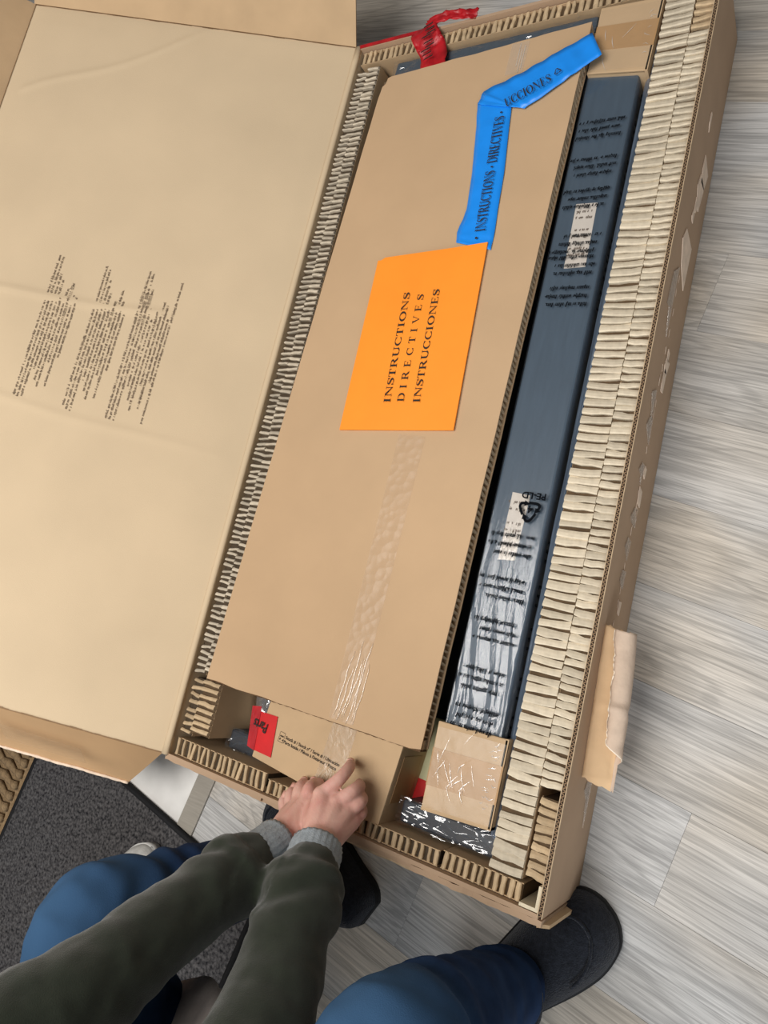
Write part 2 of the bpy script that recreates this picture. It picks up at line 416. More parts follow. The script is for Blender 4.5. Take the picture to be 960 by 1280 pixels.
jute = thing('woven_mat', 'brown braided mat left of the black rug', 'mat', F(-.8,-.4))
jm = mat('braided_jute', (128,106,78), .9, .3, 160, .6, 300, obj_rand=.12)
jb = MB().prism([(-1.25,-1.2),(-.458,-1.2),(-.458,.25),(-1.25,.25)], .0005, .006); jb.v = [tuple(F(x,y,z)) for x,y,z in jb.v]
jb.build('mat_base', jm, jute)
seg = []
for k in range(24):
    a = math.pi*2*k/8
    seg.append((k*.035, .003*math.sin(k*1.7), 0))
braid = MB().tube([(i*.0125, .0025*math.sin(i*1.57), .0025*abs(math.sin(i*.9))) for i in range(66)], [.0085+.002*math.sin(i*1.57) for i in range(66)], 6, flat=.7).mesh('braid', True)
braid.materials.append(jm)
for k in range(58):
    v = -1.19+.0205*k*1.2
    if v < .2: inst('braid', braid, jute, F(-1.28+.0, v, .009), (0,0,TH))

# ------------------------------------------------------------------ carton
W, LN, H = .636, 1.3095, .1565
T = .0055
carton = thing('shipping_carton', 'long brown cardboard shipping carton lying open on the floor', 'carton', (W/2, LN/2, 0))
MB().box((T,T,.0005),(W-T,LN-T,.006)).build('bottom_panel', kraft, carton)
MB().box((0,0,.0005),(T,LN,H)).build('side_panel', kraft_in, carton)
MB().box((W-T,0,.0005),(W,LN,H)).build('side_panel', kraft_out, carton)
MB().box((T,-.003,.0005),(W-T,.0025,H-.002)).build('end_panel', kraft_out, carton)
MB().box((T,LN-T,.0005),(W-T,LN,H)).build('end_panel', kraft_out, carton)
# cut corrugated edge along the right rim: liner, wave, liner
def flutes(a, b, nrm, w, pitch, z):
    """zig-zag medium seen on a cut edge from a to b, w wide along nrm"""
    a, b, n = Vector(a), Vector(b), Vector(nrm).normalized(); L = (b-a).length; d = (b-a)/L; mb = MB()
    k = int(L/pitch)
    for i in range(k):
        for s in (0, 1):
            p = a+d*(pitch*(i+.5*s)); e = a+d*(pitch*(i+.5*s+.5))
            q0, q1 = (p, e+n*w) if s == 0 else (p+n*w, e)
            t = d*pitch*.13
            mb.add([q0-t+Vector((0,0,z)), q0+t+Vector((0,0,z)), q1+t+Vector((0,0,z)), q1-t+Vector((0,0,z))], [(0,1,2,3)])
            mb.add([q0-t+Vector((0,0,z-.006)), q0+t+Vector((0,0,z-.006)), q0+t+Vector((0,0,z)), q0-t+Vector((0,0,z))], [(0,1,2,3)])
    return mb
e = MB()
e.box((W-.0062,0,H-.002),(W-.0052,LN,H+.0012)); e.box((W-.0008,0,H-.002),(W+.0002,LN,H+.0012))
e.build('rim_liner', kraft_edge, carton)
MB().box((W-.0052,0,H-.001),(W-.0008,LN,H+.0001)).build('rim_groove', mat('flute_hollow', (52,40,30), .9), carton)
tag(flutes((W-.0052,.001,H+.0011),(W-.0052,LN-.001,H+.0011),(1,0,0),.0044,.0050,0).build('rim_flutes', mat('flute_edge', (140,114,88), .9), carton), kind='stuff')
# near end: the doubled, slightly crushed rim strips
for k, (x0, x1, y0, y1, z) in enumerate(((.0,.205,-.008,-.003,.152),(.2,.47,-.010,-.004,.148),(.46,.635,-.011,-.004,.152),(.30,.60,-.015,-.0105,.140))):
    m = MB(); n = 26
    rows = []
    for yy in (0, 1):
        rows.append([(x0+(x1-x0)*i/n, (y0 if yy == 0 else y1)+.0016*noise.noise(Vector((i*.5,k*3,0))), z+.003*noise.noise(Vector((i*.35,k*7+2,1)))) for i in range(n+1)])
    m.grid(rows, .0); m = MB()
    for i in range(n):
        a, b, c, d = rows[0][i], rows[0][i+1], rows[1][i+1], rows[1][i]
        lo = lambda p: (p[0], p[1], .02)
        m.add([a,b,c,d,lo(a),lo(b),lo(c),lo(d)], [(0,1,2,3),(0,4,5,1),(2,6,7,3)]+([(0,3,7,4)] if i == 0 else [])+([(1,5,6,2)] if i == n-1 else []))
    m.build('end_flap', kraft_out if k != 3 else kraft_edge, carton)
# small outer flap at the near right corner
MB().slab([(.630,-.008,H-.004),(.641,-.009,H-.02),(.645,-.008,.004),(.632,-.007,.004)], (.1,-1,0), .004).build('corner_flap', kraft, carton)

# lid, hinged on the left rim and leaning up to the left
A_ = math.radians(24.5)
LE = Vector((-math.cos(A_), 0, math.sin(A_))); LNm = Vector((math.sin(A_), 0, math.cos(A_)))
def LID(s, y, up=0.0): return Vector((0, y, H))+LE*s+LNm*up
LS = .668
def crease(s, y):
    """soft dents and two long ridges pressed into the lid"""
    d = .0035*noise.noise(Vector((s*3.2, y*2.6, 1)))+.0012*noise.noise(Vector((s*9, y*8, 5)))
    for y0, sl, amp, w in ((.735, -.02, .0030, .007), (.488, .03, .0024, .007)):
        t = y-(y0+sl*s*2+.004*math.sin(s*14))
        if s > .22 or y0 < .6: d += amp*math.exp(-(t/w)**2)*(1 if s > .2 else max(0, s/.2))
    t = (y-1.12)-(s-.62)*-.55+.01*math.sin(s*18)
    d += .0022*math.exp(-(t/.006)**2)*(1 if .18 < s < .64 else 0)
    edge = min(1, s/.04)*min(1, (LS-s)/.04)*min(1, y/.04)*min(1, (LN-y)/.04)
    hump = 0
    return d*max(0, edge)+hump*0.4
rows = []
ns, ny = 120, 240
for i in range(ny+1):
    y = LN*i/ny
    rows.append([LID(LS*(1-j/ns), y, crease(LS*(1-j/ns), y)) for j in range(ns+1)])
lid = MB().grid(rows, .005).build('lid', kraft_in, carton, True)
md = lid.modifiers.new('es', 'EDGE_SPLIT'); md.split_angle = math.radians(50)
# rolled fold where lid meets the box
rr = []
for i in range(41):
    y = LN*i/40
    rr.append([(.0058,y,H-.004),(.0048,y,H+.0008+.0006*noise.noise(Vector((y*20,0,0)))),(.0026,y,H+.0016),(.0005,y,H+.0014),(-.003,y,H+.0018)])
MB().grid(rr, .002).build('lid_fold', kraft_in, carton, True)
def lid_flap(name, base, out, n0, n1, length, w, cut0, cut1, m, wob=.004, seed=0):
    """flap hinged on a line base(t), folding along out, with slanted ends"""
    rows = []
    nu, nv = 60, 10
    for j in range(nv+1):
        v = j/nv
        r = []
        for i in range(nu+1):
            t0 = n0+cut0*v; t1 = n1-cut1*v
            s = t0+(t1-t0)*i/nu
            p = base(s)+out*(w*v)
            p = p+out.cross(base(1)-base(0)).normalized()*(wob*v*noise.noise(Vector((s*5, v*2, seed))))
            if j == nv: p = p+out*.003*noise.noise(Vector((s*24, 3, seed)))
            r.append(p)
        rows.append(r)
    o = MB().grid(rows, .005).build(name, m, lid, True)
    md = o.modifiers.new('es', 'EDGE_SPLIT'); md.split_angle = math.radians(50); return o
ph = math.radians(52)
fl = lid_flap('lid_flap', lambda s: LID(s, -.0005), Vector((0,-math.cos(ph),0))-LNm*math.sin(ph), .004, LS, LS, .145, .085, .06, kraft_flap, .012, 1)
# frayed pale edge of the near flap
rows = []
for i in range(81):
    s = .089+(LS-.06-.089)*i/80
    p = LID(s, -.0005)+(Vector((0,-math.cos(ph),0))-LNm*math.sin(ph))*(.145+.003*noise.noise(Vector((s*24,3,1))))
    rows.append(p+Vector((0,-.0005,.0015)))
MB().tube(rows, [.0026+.0012*noise.noise(Vector((i*.8,0,0))) for i in range(81)], 6).build('frayed_edge', kraft_torn, lid, True)
ph2 = math.radians(36)
lid_flap('lid_flap', lambda s: LID(s, LN+.0005), Vector((0,math.cos(ph2),0))+LNm*math.sin(ph2), .003, LS, LS, .155, .02, .02, kraft, .008, 5)
ph3 = math.radians(42)
lid_flap('lid_flap', lambda y: LID(LS+.0005, y), LE*math.cos(ph3)+LNm*math.sin(ph3), .0, LN, LN, .15, .02, .02, kraft, .004, 9)
# fold creases of the lid: dark pressed lines with a lighter roll beside
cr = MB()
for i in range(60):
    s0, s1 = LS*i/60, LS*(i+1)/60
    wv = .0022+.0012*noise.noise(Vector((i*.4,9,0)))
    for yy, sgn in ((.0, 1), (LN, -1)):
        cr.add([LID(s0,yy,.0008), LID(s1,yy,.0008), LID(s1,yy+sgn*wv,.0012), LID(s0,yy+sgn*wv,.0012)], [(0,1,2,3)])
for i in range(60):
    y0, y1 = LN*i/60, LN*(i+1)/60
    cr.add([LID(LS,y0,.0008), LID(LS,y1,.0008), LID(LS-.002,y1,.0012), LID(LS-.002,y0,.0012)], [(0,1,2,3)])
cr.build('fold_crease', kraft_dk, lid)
# clear tape scraps on the flaps
tape_m = film('clear_tape', (225,190,150), .10, .12, 90, (1,1,1), .5)
def patch(name, pts, m, parent, n=(0,0,1), t=.0004): return MB().slab(pts, n, t).build(name, m, parent)
fo = Vector((0,-math.cos(ph),0))-LNm*math.sin(ph); fn = LNm*math.cos(ph)+Vector((0,-math.sin(ph),0))
patch('tape_scrap', [LID(s,0)+fo*a+fn*.012 for s, a in ((.15,.04),(.30,.03),(.30,.08),(.15,.09))], tape_m, lid, fn)
f2 = Vector((0,math.cos(ph2),0))+LNm*math.sin(ph2); n2 = LNm*math.cos(ph2)-Vector((0,math.sin(ph2),0))
patch('tape_scrap', [LID(s,LN)+f2*a+n2*.008 for s, a in ((.16,.12),(.34,.115),(.34,.15),(.16,.15))], film('shiny_tape', (250,250,255), .7, .1, 120, bump=.8), lid, n2)

# the three faded paragraphs printed inside the lid
rp = random.Random(3)
pm = MB()
xdir, updir = Vector((0,1,0)), LE
def lid_line(s, y0, y1, hgt, d=.85):
    # follows the lid's dents in short runs
    y = y0
    while y < y1:
        e2 = min(y+.03, y1)
        small_words(pm, LID(s, y, max(crease(s,y), crease(s,e2))+.0004), Vector((0,1,0)), LE, e2-y, hgt, LNm, .0004, rp, d, .15)
        y = e2
for k, s0 in enumerate((.4450, .3480, .2640)):
    y_off = (0, -.004, -.004)[k]
    lens = [(.525,.800),(.523,.795),(.522,.772),(.583,.745),(.560,.722),(.540,.738),(.590,.752),(.548,.735),(.605,.715)]
    lens = [(a+rp.uniform(-.006,.006), b+rp.uniform(-.01,.01)) for a, b in lens]
    for i, (a, b) in enumerate(lens):
        lid_line(s0-.0074*i, a+y_off, b+y_off, .0045, .97 if i >= 7 else .86)
lid_line(.1985, .520, .790, .0042, .85)
pm.build('printed_paragraphs', ink_soft, lid)

# torn liner and tape scars on the carton's right outside
def scar(yc, zc, ly, lz, m, seed, name='torn_patch'):
    rr = random.Random(seed); j = lambda: rr.uniform(-.18,.18)
    shape = [(-.5,-.4),(.35,-.5),(.5,.4),(-.1,.5),(-.45,.3)] if name == 'torn_patch' else [(-.5,-.45),(.5,-.5),(.35,.1),(.0,.5),(-.2,.15)]
    pts = [(W+.0004, yc+ly*(a+j()), zc+lz*(b+j())) for a, b in shape]
    MB().slab(pts, (1,0,0), .0012).build(name, m, carton)
clear2 = film('torn_clear_tape', (214,196,176), .45, .2, 90, bump=.5)
for i, (yc, zc, ly, lz) in enumerate(((1.028,.055,.045,.04),(.995,.062,.04,.035),(.965,.07,.02,.014),(.948,.076,.016,.012),(.888,.08,.075,.05),
    (.735,.066,.016,.012),(.722,.064,.026,.022),(.70,.068,.03,.014),(.565,.075,.018,.016),(.53,.078,.03,.022),(.505,.08,.012,.01),(.375,.075,.018,.012),(.16,.05,.012,.012),(1.1,.08,.03,.01))):
    scar(yc, zc, ly, lz, kraft_torn, i)
for i, (yc, zc, ly, lz) in enumerate(((.80,.115,.1,.03),(.655,.105,.05,.026),(.612,.102,.04,.03),(.555,.095,.03,.024),(.495,.09,.028,.028),(.455,.092,.026,.03),(.41,.088,.03,.026),(.13,.06,.06,.03))):
    scar(yc, zc, ly, lz, clear2, 50+i, 'torn_tape')
slit = MB()
for k in range(26):
    y = .84-.026*k+random.uniform(-.006,.006); z = .086+.006*noise.noise(Vector((k*.6,0,0)))
    slit.slab([(W+.0003,y,z-.0012),(W+.0003,y+random.uniform(.006,.02),z-.0008),(W+.0003,y+.01,z+.0014)], (1,0,0), .0006)
tag(slit.build('torn_tape_line', kraft_torn, carton), kind='stuff')

# the peeled strip of liner standing off the right side, its outer margin rolled back on top
def peel_section(t):
    y = .158+.190*t
    z0 = .128-.026*(1-t); rad = .0105+.003*t
    out_ = .026+.006*math.sin(t*3.0+.3)+.006*max(0,.25-t)/.25
    pts = [Vector((W+.0008+out_*v, y+.010*v*(.5-t)-(.012*v if t < .01 else 0), z0-.010*v*v+.0025*math.sin(t*9+v*3)*v+.006*math.exp(-((t-.48)/.03)**2)*v)) for v in (k/8 for k in range(9))]
    roll = max(0, min(1, (t-.12)/.12)); c = pts[-1]+Vector((0,0,rad)); amax = math.radians(25+200*roll*(1+.10*noise.noise(Vector((t*9,0,2)))+.05*noise.noise(Vector((t*40,4,2)))))
    for k in range(1, 13):
        a = amax*k/12
        pts.append(c+Vector((rad*math.sin(a), 0, -rad*math.cos(a))))
    return [p+Vector((0,.004*noise.noise(Vector((j*.7,5,t)))*(1 if t < .01 or t > .99 else 0),.0012*noise.noise(Vector((j*.4,t*9,8))))) for j, p in enumerate(pts)]
secs = [peel_section(i/60) for i in range(61)]
peel = MB().grid([r[:10] for r in secs], .0008).build('torn_liner_strip', mat('peeled_kraft', (214,180,140), .85, .05, 30, .3, 120), carton, True)
tag(peel, 'pale curled strip of torn brown paper')
MB().grid([r[9:] for r in secs], .0008).build('rolled_margin', mat('peeled_back_face', (196,174,154), .9, .08, 60, .3, 200), peel, True)
ed = [r[-1] for r in secs[9:]]
MB().tube([p+Vector((.0008*noise.noise(Vector((i*.9,0,0))),0,0)) for i, p in enumerate(ed)], [.0011+.0006*noise.noise(Vector((i*1.3,0,0))) for i in range(len(ed))], 5).build('torn_fibre_edge', mat('torn_fibre', (226,212,192), .9), peel, True)

# ------------------------------------------------------------------ honeycomb pads
ply_lib = {}
def ply_meshes(width, thick, hz, m, key):
    if key in ply_lib: return ply_lib[key]
    out = []
    for k in range(5):
        rr = random.Random(hash(key) % 1000+k) if False else random.Random(k*17+int(width*9000)+int(thick*70000))
        n = 3; mb = MB(); sec = []
        for i in range(n+1):
            x = (i/n-.5)*width; b = rr.uniform(-.09,.09)*thick; th = thick*rr.uniform(.86,1.08); top = hz+rr.uniform(-.0008,.0008)
            sec.append([(x,b-th/2,0),(x,b-th/2,top-.0012),(x,b-th*.30,top),(x,b+th*.12,top-.0008),(x,b+th/2,top-.0026),(x,b+th/2,0)])
        mb.grid(sec); mb.f.append((0,1,2,3,4,5)); mb.f.append(tuple(6*n+q_ for q_ in (5,4,3,2,1,0)))
        me = mb.mesh('ply'); me.materials.append(m); out.append(me)
    ply_lib[key] = out; return out
rpad = random.Random(21)
def pad(label, x0, x1, y0, y1, ztop, zbot, pitch, along, m, core_m, thick=.78, tilt=.05, jit=.0012, skew=0.0):
    """a block of upright paper plies; they follow one another along x or y"""
    t = thing('honeycomb_pad', label, 'packing pad', ((x0+x1)/2, (y0+y1)/2, zbot), 'honeycomb edge pads')
    MB().box((x0+.0006,y0+.0006,zbot),(x1-.0006,y1-.0006,ztop-.006)).build('pad_core', core_m, t)
    # smooth liners on both long faces
    li = MB(); f = .0011
    if along == 'y': li.box((x0,y0,zbot),(x0+f,y1,ztop-.007)); li.box((x1-f,y0,zbot),(x1,y1,ztop-.007))
    else: li.box((x0,y0,zbot),(x1,y0+f,ztop-.002)); li.box((x0,y1-f,zbot),(x1,y1,ztop-.002))
    li.build('liner', kraft, t)
    Lg = (y1-y0) if along == 'y' else (x1-x0); wd_ = (x1-x0) if along == 'y' else (y1-y0)
    ms = ply_meshes(wd_-.0004, pitch*thick, .010, m, (round(wd_,4), round(pitch,4), thick, m.name))
    n = int(Lg/pitch)
    for i in range(n):
        s = (i+.5)*Lg/n+rpad.uniform(-.12,.12)*pitch
        me = rpad.choice(ms)
        if along == 'y': loc, rz = ((x0+x1)/2, y0+s, ztop-.010+rpad.uniform(-jit,jit*.5)), rpad.uniform(-tilt,tilt)+skew
        else: loc, rz = (x0+s, (y0+y1)/2, ztop-.010+rpad.uniform(-jit,jit*.5)), math.pi/2+rpad.uniform(-tilt,tilt)+skew
        inst('ply', me, t, loc, (0, 0, rz)).scale = (1, rpad.uniform(.80,1.10), 1)
    return t
core = mat('honeycomb_core', (92,74,54), .9, .2, 80)
core_g = mat('honeycomb_core_dark', (74,62,48), .9, .2, 80)
BZ = .0062
pad('wide honeycomb pad along the right side, next to the black rail', .560,.6015,.030,1.302,.1520,BZ,.0118,'y',paper_ply,core,.86,.06)
pad('narrow honeycomb pad against the right carton wall, longest of its column', .6025,.6295,.140,1.192,.1535,BZ,.0104,'y',paper_ply,core,.86,.07)
pad('short honeycomb pad at the far end of the right wall', .6035,.6295,1.196,1.302,.1515,BZ,.0112,'y',paper_tan,core,.84,.1)
pad('short honeycomb pad in the near right corner of the carton', .6045,.6275,.034,.128,.146,BZ,.0100,'y',paper_tan,core,.84,.12)
pad('outer honeycomb pad beside the lid hinge, longest of the left side', .0085,.0305,.135,1.262,.1490,BZ,.0098,'y',paper_grey,core_g,.50,.14,.002)
pad('inner left honeycomb pad with its edge under the big board', .0315,.0555,.140,1.268,.1515,BZ,.0104,'y',paper_grey,core_g,.54,.10)
pad('outer short honeycomb pad in the near left corner', .0085,.0300,.036,.128,.1440,BZ,.0115,'y',paper_tan,core_g,.5,.15,.002)
pad('inner short honeycomb pad beside the gap near the parts box', .034,.071,.044,.130,.1500,BZ,.0098,'y',paper_tan,core,.66,.05)
pad('near end honeycomb pad left of the hands', .010,.200,.0035,.0300,.1470,BZ,.0108,'x',paper_tan,core_g,.62,.15,.002)
pad('near end honeycomb pad in front of the parts box', .204,.492,.0035,.0232,.1460,BZ,.0102,'x',paper_tan,core_g,.68,.13,.002)
pad('near end honeycomb pad by the right corner', .496,.604,.0035,.0255,.1450,BZ,.0092,'x',paper_tan,core,.74,.08)
pad('honeycomb pad across the far end behind the red tape', .010,.545,1.276,1.301,.1500,BZ,.0112,'x',paper_tan,core,.74,.10)

cg = thing('corner_post', 'pale cream paper corner post in the near right corner', 'packing post', (.62,.018,BZ))
MB().prism([(.606,.004),(.6295,.004),(.6295,.0325),(.6255,.0325),(.6255,.008),(.606,.008)], BZ, .1555).build('post', mat('cream_board', (222,208,180), .7, .05), cg)

# ------------------------------------------------------------------ wrapped dark panel on the bottom
clear_bag = film('clear_poly_bag', (205,212,220), .16, .10, 9, (1,1,1), .25, dist=.010, gloss=.9)
slab = thing('furniture_slab', 'dark blue-black panel in a clear bag under the parts box', 'furniture panel', (.31,.65,.0062))
MB().box((.074,.034,.0064),(.556,1.272,.040)).build('panel_board', black_slab, slab, bevel=.003)
def crumple(x0, x1, y0, y1, z, amp, fx, fy, n=70, seed=0, lift=None):
    rows = []
    for i in range(n+1):
        r = []
        for j in range(n+1):
            x = x0+(x1-x0)*j/n; y = y0+(y1-y0)*i/n
            v = Vector((x*fx, y*fy, seed))
            d = abs(noise.noise(v))*1.3+.5*abs(noise.noise(v*2.3))+.25*noise.noise(v*5)
            r.append((x, y, z+amp*d+(lift(x,y) if lift else 0)))
        rows.append(r)
    return MB().grid(rows)
crumple(.073,.557,.032,1.273,.0412,.004,14,9,120,4).build('clear_bag', clear_bag, slab, True)
crumple(.080,.175,.036,.150,.044,.024,12,15,70,8, lambda x,y: .040*max(0,1-abs(x-.118)/.05)*max(0,(y-.04)/.11)).build('bag_bunch', film('clear_bag_bunch',(228,232,238),.55,.10,50,bump=.7,dist=.006,gloss=.7), slab, True)
MB().box((.412,.0300,.040),(.556,.060,.116)).build('frame_bar', black_slab, slab, bevel=.004)
MB().box((.076,.0312,.040),(.160,.062,.100)).build('frame_bar', black_slab, slab, bevel=.004)
crumple(.408,.557,.0295,.064,.1165,.011,14,34,70,21).build('bag_fold', clear_bag, slab, True)
crumple(.074,.164,.031,.066,.1012,.008,14,20,50,22).build('bag_fold', clear_bag, slab, True)
# pale yellow and red sticker seen between the parts box and the capped rail
lab = MB().slab([(.402,.078,.062),(.448,.080,.062),(.452,.170,.062),(.408,.170,.062)], (0,0,1), .0008).build('sticker', yellow_lab, slab)
MB().slab([(.394,.030,.0632),(.440,.024,.0632),(.446,.080,.0632),(.402,.082,.0632)], (0,0,1), .0008).build('sticker_band', red, lab)
sm = MB()
for k in range(3): small_words(sm, (.437-.006*k,.04,.0642), (0,1,0), (-1,0,0), .03, .004, (0,0,1))
sm.build('sticker_print', ink, lab)
MB().box((.40,.03,.0405),(.446,.17,.0618)).build('spacer_block', black_slab, slab)

xb = thing('wrapped_crossbar', 'black crossbar in clear film across the far end', 'furniture rail', (.27,1.243,.0415))
MB().box((.086,1.195,.048),(.455,1.2735,.138)).build('crossbar', black_steel, xb, bevel=.004)
crumple(.084,.456,1.193,1.2748,.1390,.0045,20,40,70,2).build('plastic_wrap', clear_bag, xb, True)

# ------------------------------------------------------------------ black rail with card end caps
rail = thing('wrapped_rail', 'long dark grey steel rail in printed film with card end caps', 'furniture rail', (.505,.66,.0415))
RX0, RX1 = .462, .541
RZ0, RZ1 = .066, .1455
MB().box((RX0,.075,RZ0),(RX1,1.262,RZ1)).build('rail_body', black_steel, rail, bevel=.0035)
rail_film = film('printed_film', (130,150,172), .11, .14, 18, (8,1,8), .25, dist=.002, gloss=.6)
# film: tight at the far half, crinkled near the near cap
rows = []
NY, sec = 260, 22
for i in range(NY+1):
    y = .15+1.03*i/NY
    k = .04*max(0, min(1, (.60-y)/.3))+.9*max(0, min(1, (.36-y)/.16))**1.2
    r = []
    for j in range(sec*3+1):
        u = j/(sec*3)
        if u < .12: x, z, n = RX0-.0012, RZ0+(RZ1-RZ0)*(u/.12), (-1,0)
        elif u < .78: x, z, n = RX0+(RX1-RX0)*(u-.12)/.66, RZ1+.0012, (0,1)
        else: x, z, n = RX1+.0012+.003*((u-.78)/.22), RZ1-(RZ1-RZ0)*((u-.78)/.22), (1,0)
        v = Vector((x*70-y*9*k, y*6+x*12, z*40))
        d = .0004+(abs(noise.noise(v))*.0070+abs(noise.noise(v*2.4))*.0035)*k+.0005*abs(noise.noise(v*.7))
        r.append((x+n[0]*d, y, z+n[1]*d))
    rows.append(r)
MB().grid(rows).build('plastic_film', rail_film, rail, True)
# film sagging between rail and pad
rows = []
for i in range(161):
    y = .06+1.13*i/160
    rows.append([(RX1+.0060+.0123*j/8, y, .130+.015*(j/8)+.003*noise.noise(Vector((j*.5,y*12,0)))) for j in range(9)])
MB().grid(rows).build('film_skirt', film('film_skirt', (124,142,164), .62, .3, 20, (6,1,6), .5), rail, True)
card_cap = kraft
tan_tape = mat('tan_packing_tape', (178,140,96), .5, .06, 30, spec=.3)
def cap(y0, y1, far):
    x0, x1 = .4605, .5545
    if far: poly = [(.4635,y1),(.558,y1-.006),(.5545,y0-.004),(.4635,y0+.010)]
    else: poly = [(.4555,y1-.002),(.5545,y1+.001),(.5545,y0+.004),(.4575,y0-.002)]
    mb = MB().prism(poly, RZ1+.0035, RZ1+.0085)
    c = mb.build('end_cap', card_cap, rail, bevel=.0015)
    MB().slab([(poly[1][0],poly[1][1],RZ1+.0085),(poly[2][0],poly[2][1],RZ1+.0085),(poly[2][0]+.0,poly[2][1],.055),(poly[1][0],poly[1][1],.055)], (-1,0,0), .004).build('cap_side', card_cap, c)
    MB().slab([(poly[2][0],poly[2][1],RZ1+.0082),(poly[3][0],poly[3][1],RZ1+.0082),(poly[3][0],poly[3][1],.055),(poly[2][0],poly[2][1],.055)], (0,1,0), .004).build('cap_side', card_cap, c)
    # tan tape band
    a, b = (.30,.66) if far else (.30,.72)
    L0 = lambda t: Vector((poly[0][0]+(poly[3][0]-poly[0][0])*t, poly[0][1]+(poly[3][1]-poly[0][1])*t, RZ1+.0086))
    L1 = lambda t: Vector((poly[1][0]+(poly[2][0]-poly[1][0])*t, poly[1][1]+(poly[2][1]-poly[1][1])*t, RZ1+.0086))
    MB().slab([L0(a),L1(a),L1(b),L0(b)], (0,0,1), .0005).build('packing_tape', tan_tape, c)
    # creased shiny film bands over the cap
    cm = MB()
    rr = random.Random(5 if far else 6)
    for k in range(14 if far else 46):
        band = k % 3 != 0
        t = rr.uniform(.10,.80) if band else rr.uniform(.15,.75)
        u = rr.gauss(.83,.035) if band else rr.uniform(.08,.6)
        p = L0(t).lerp(L1(t), u)
        d = (Vector((rr.uniform(.3,1),rr.uniform(-.5,.5),0)).normalized()*rr.uniform(.004,.010)) if band else Vector((rr.uniform(.1,.5),rr.choice((-1,-.8,.5)),0)).normalized()*rr.uniform(.012,.036)
        w = d.cross(Vector((0,0,1))).normalized()*rr.uniform(.0003,.0008)
        m_ = p+d*.5+w*rr.uniform(-3,3)
        if max((p+d).x, (m_).x) < poly[1][0]-.004 and min((p+d).x, p.x) > poly[0][0]+.003:
            cm.grid([[p-w*.2+Vector((0,0,.0012)),p+w*.2+Vector((0,0,.0012))],[m_-w+Vector((0,0,.0022)),m_+w+Vector((0,0,.0022))],[p+d-w*.2+Vector((0,0,.0012)),p+d+w*.2+Vector((0,0,.0012))]])
    tag(cm.build('film_creases', film('film_crease', (250,246,240), .5, .15, 50), c), kind='stuff')
    MB().grid([[L0(0.06+.9*i/20).lerp(L1(.06+.9*i/20), .02+.96*j/20)+Vector((0,0,.001+.0012*abs(noise.noise(Vector((i*.5,j*.4,7)))))) for j in range(21)] for i in range(21)]).build('clear_film', film('cap_film', (225,205,180), .09, .3, 30, bump=.25), c, True)
cap(.066,.180,False)
cap(1.142,1.268,True)
# print on the film: groups of three lines, repeated along the rail
fm = MB(); rl = random.Random(8); side = MB()
for yg in (1.058,.996,.944,.872,.838,.790,.428,.368,.311,.246,.196):
    for k in range(3):
        yy = yg-.0125*k+.012
        zz = RZ1+.0030+(.006*max(0,min(1,(.45-yy)/.25)))
        x1 = RX1-.004-rl.uniform(0,.008); ln = rl.uniform(.050,.066)
        small_words(fm, (x1,yy,zz+.0022), (-1,0,0), (0,-1,0), ln, .0066, (0,0,1), .0004, rl, .95)
        small_words(side, (RX1+.0045,yy,RZ1-.008), (0,0,-1), (0,-1,0), .045, .006, (1,0,0), .0006, rl, .95)
fm.build('film_print', black_ink, rail); side.build('film_print', black_ink, rail)
rm = MB(); recycle_mark(rm, (.517,.474,RZ1+.007), (-1,0,0), (0,-1,0), .019, .0005, (0,0,1)); rm.build('recycling_mark', black_ink, rail)
rm = MB(); recycle_mark(rm, (RX1+.0046,1.108,.118), (0,0,-1), (0,-1,0), .020, .0006, (1,0,0)); rm.build('recycling_mark', black_ink, rail)
font_text('film_lettering', 'PE-LD', (.541-.004,.4985,RZ1+.0075), (-1,0,0), (0,-1,0), .0125, black_ink, rail, length=.034, bold=.0004)
font_text('film_lettering', '4', (.522,.480,RZ1+.0075), (-1,0,0), (0,-1,0), .014, black_ink, rail, bold=.0005)
# white stickers on the rail, seen through the film
for pts, n_ in (([(.488,.936),(.519,.935),(.521,.834),(.490,.833)], 9), ([(.486,.498),(.512,.496),(.509,.405),(.486,.403)], 7)):
    st = MB().slab([(a,b,RZ1+.0002) for a,b in pts], (0,0,1), .0006).build('sticker', white_lab, rail)
    sp = MB()
    for k in range(n_):
        y = pts[0][1]-.012-.0098*k
        if k % 3 != 2: small_words(sp, (pts[1][0]-.003,y,RZ1+.0009), (-1,0,0), (0,-1,0), .024, .005, (0,0,1), .0003, rl, .7)
    sp.build('sticker_print', ink_soft, st)

# ------------------------------------------------------------------ parts box
pb = thing('parts_box', 'small brown parts box with a red tag, held by the hands', 'box', (.29,.09,.0415))
PZ0, PZ1 = .0445, .1432
NL, NR = P(315,945,PZ1), P(472,1033,PZ1); FR = P(488,935,PZ1)
ux = (NR-NL).normalized(); uy = Vector((-ux.y, ux.x, 0))
wbx = (NR-NL).length; FLh = .135
def PBX(a, b, z=PZ1): return NL+ux*a+uy*b+Vector((0,0,z-PZ1))
poly = [PBX(0,0), PBX(wbx,0), PBX(wbx,FLh), PBX(0,FLh)]
body = MB().prism([tuple(p[:2]) for p in poly], PZ0, PZ1-.003).build('box_body', kraft, pb, bevel=.001)
MB().slab([PBX(-.0005,-.0005,PZ1-.003), PBX(wbx,-.0005,PZ1-.003), PBX(wbx,FLh,PZ1-.003), PBX(-.0005,FLh,PZ1-.003)], (0,0,1), .003).build('box_flap', kraft, pb, bevel=.0012)
MB().slab([PBX(wbx+.0002,.03,.075), PBX(wbx+.0002,.095,.075), PBX(wbx+.0002,.095,.130), PBX(wbx+.0002,.03,.130)], (ux.x,ux.y,0), .0006).build('packing_tape', tan_tape, pb)
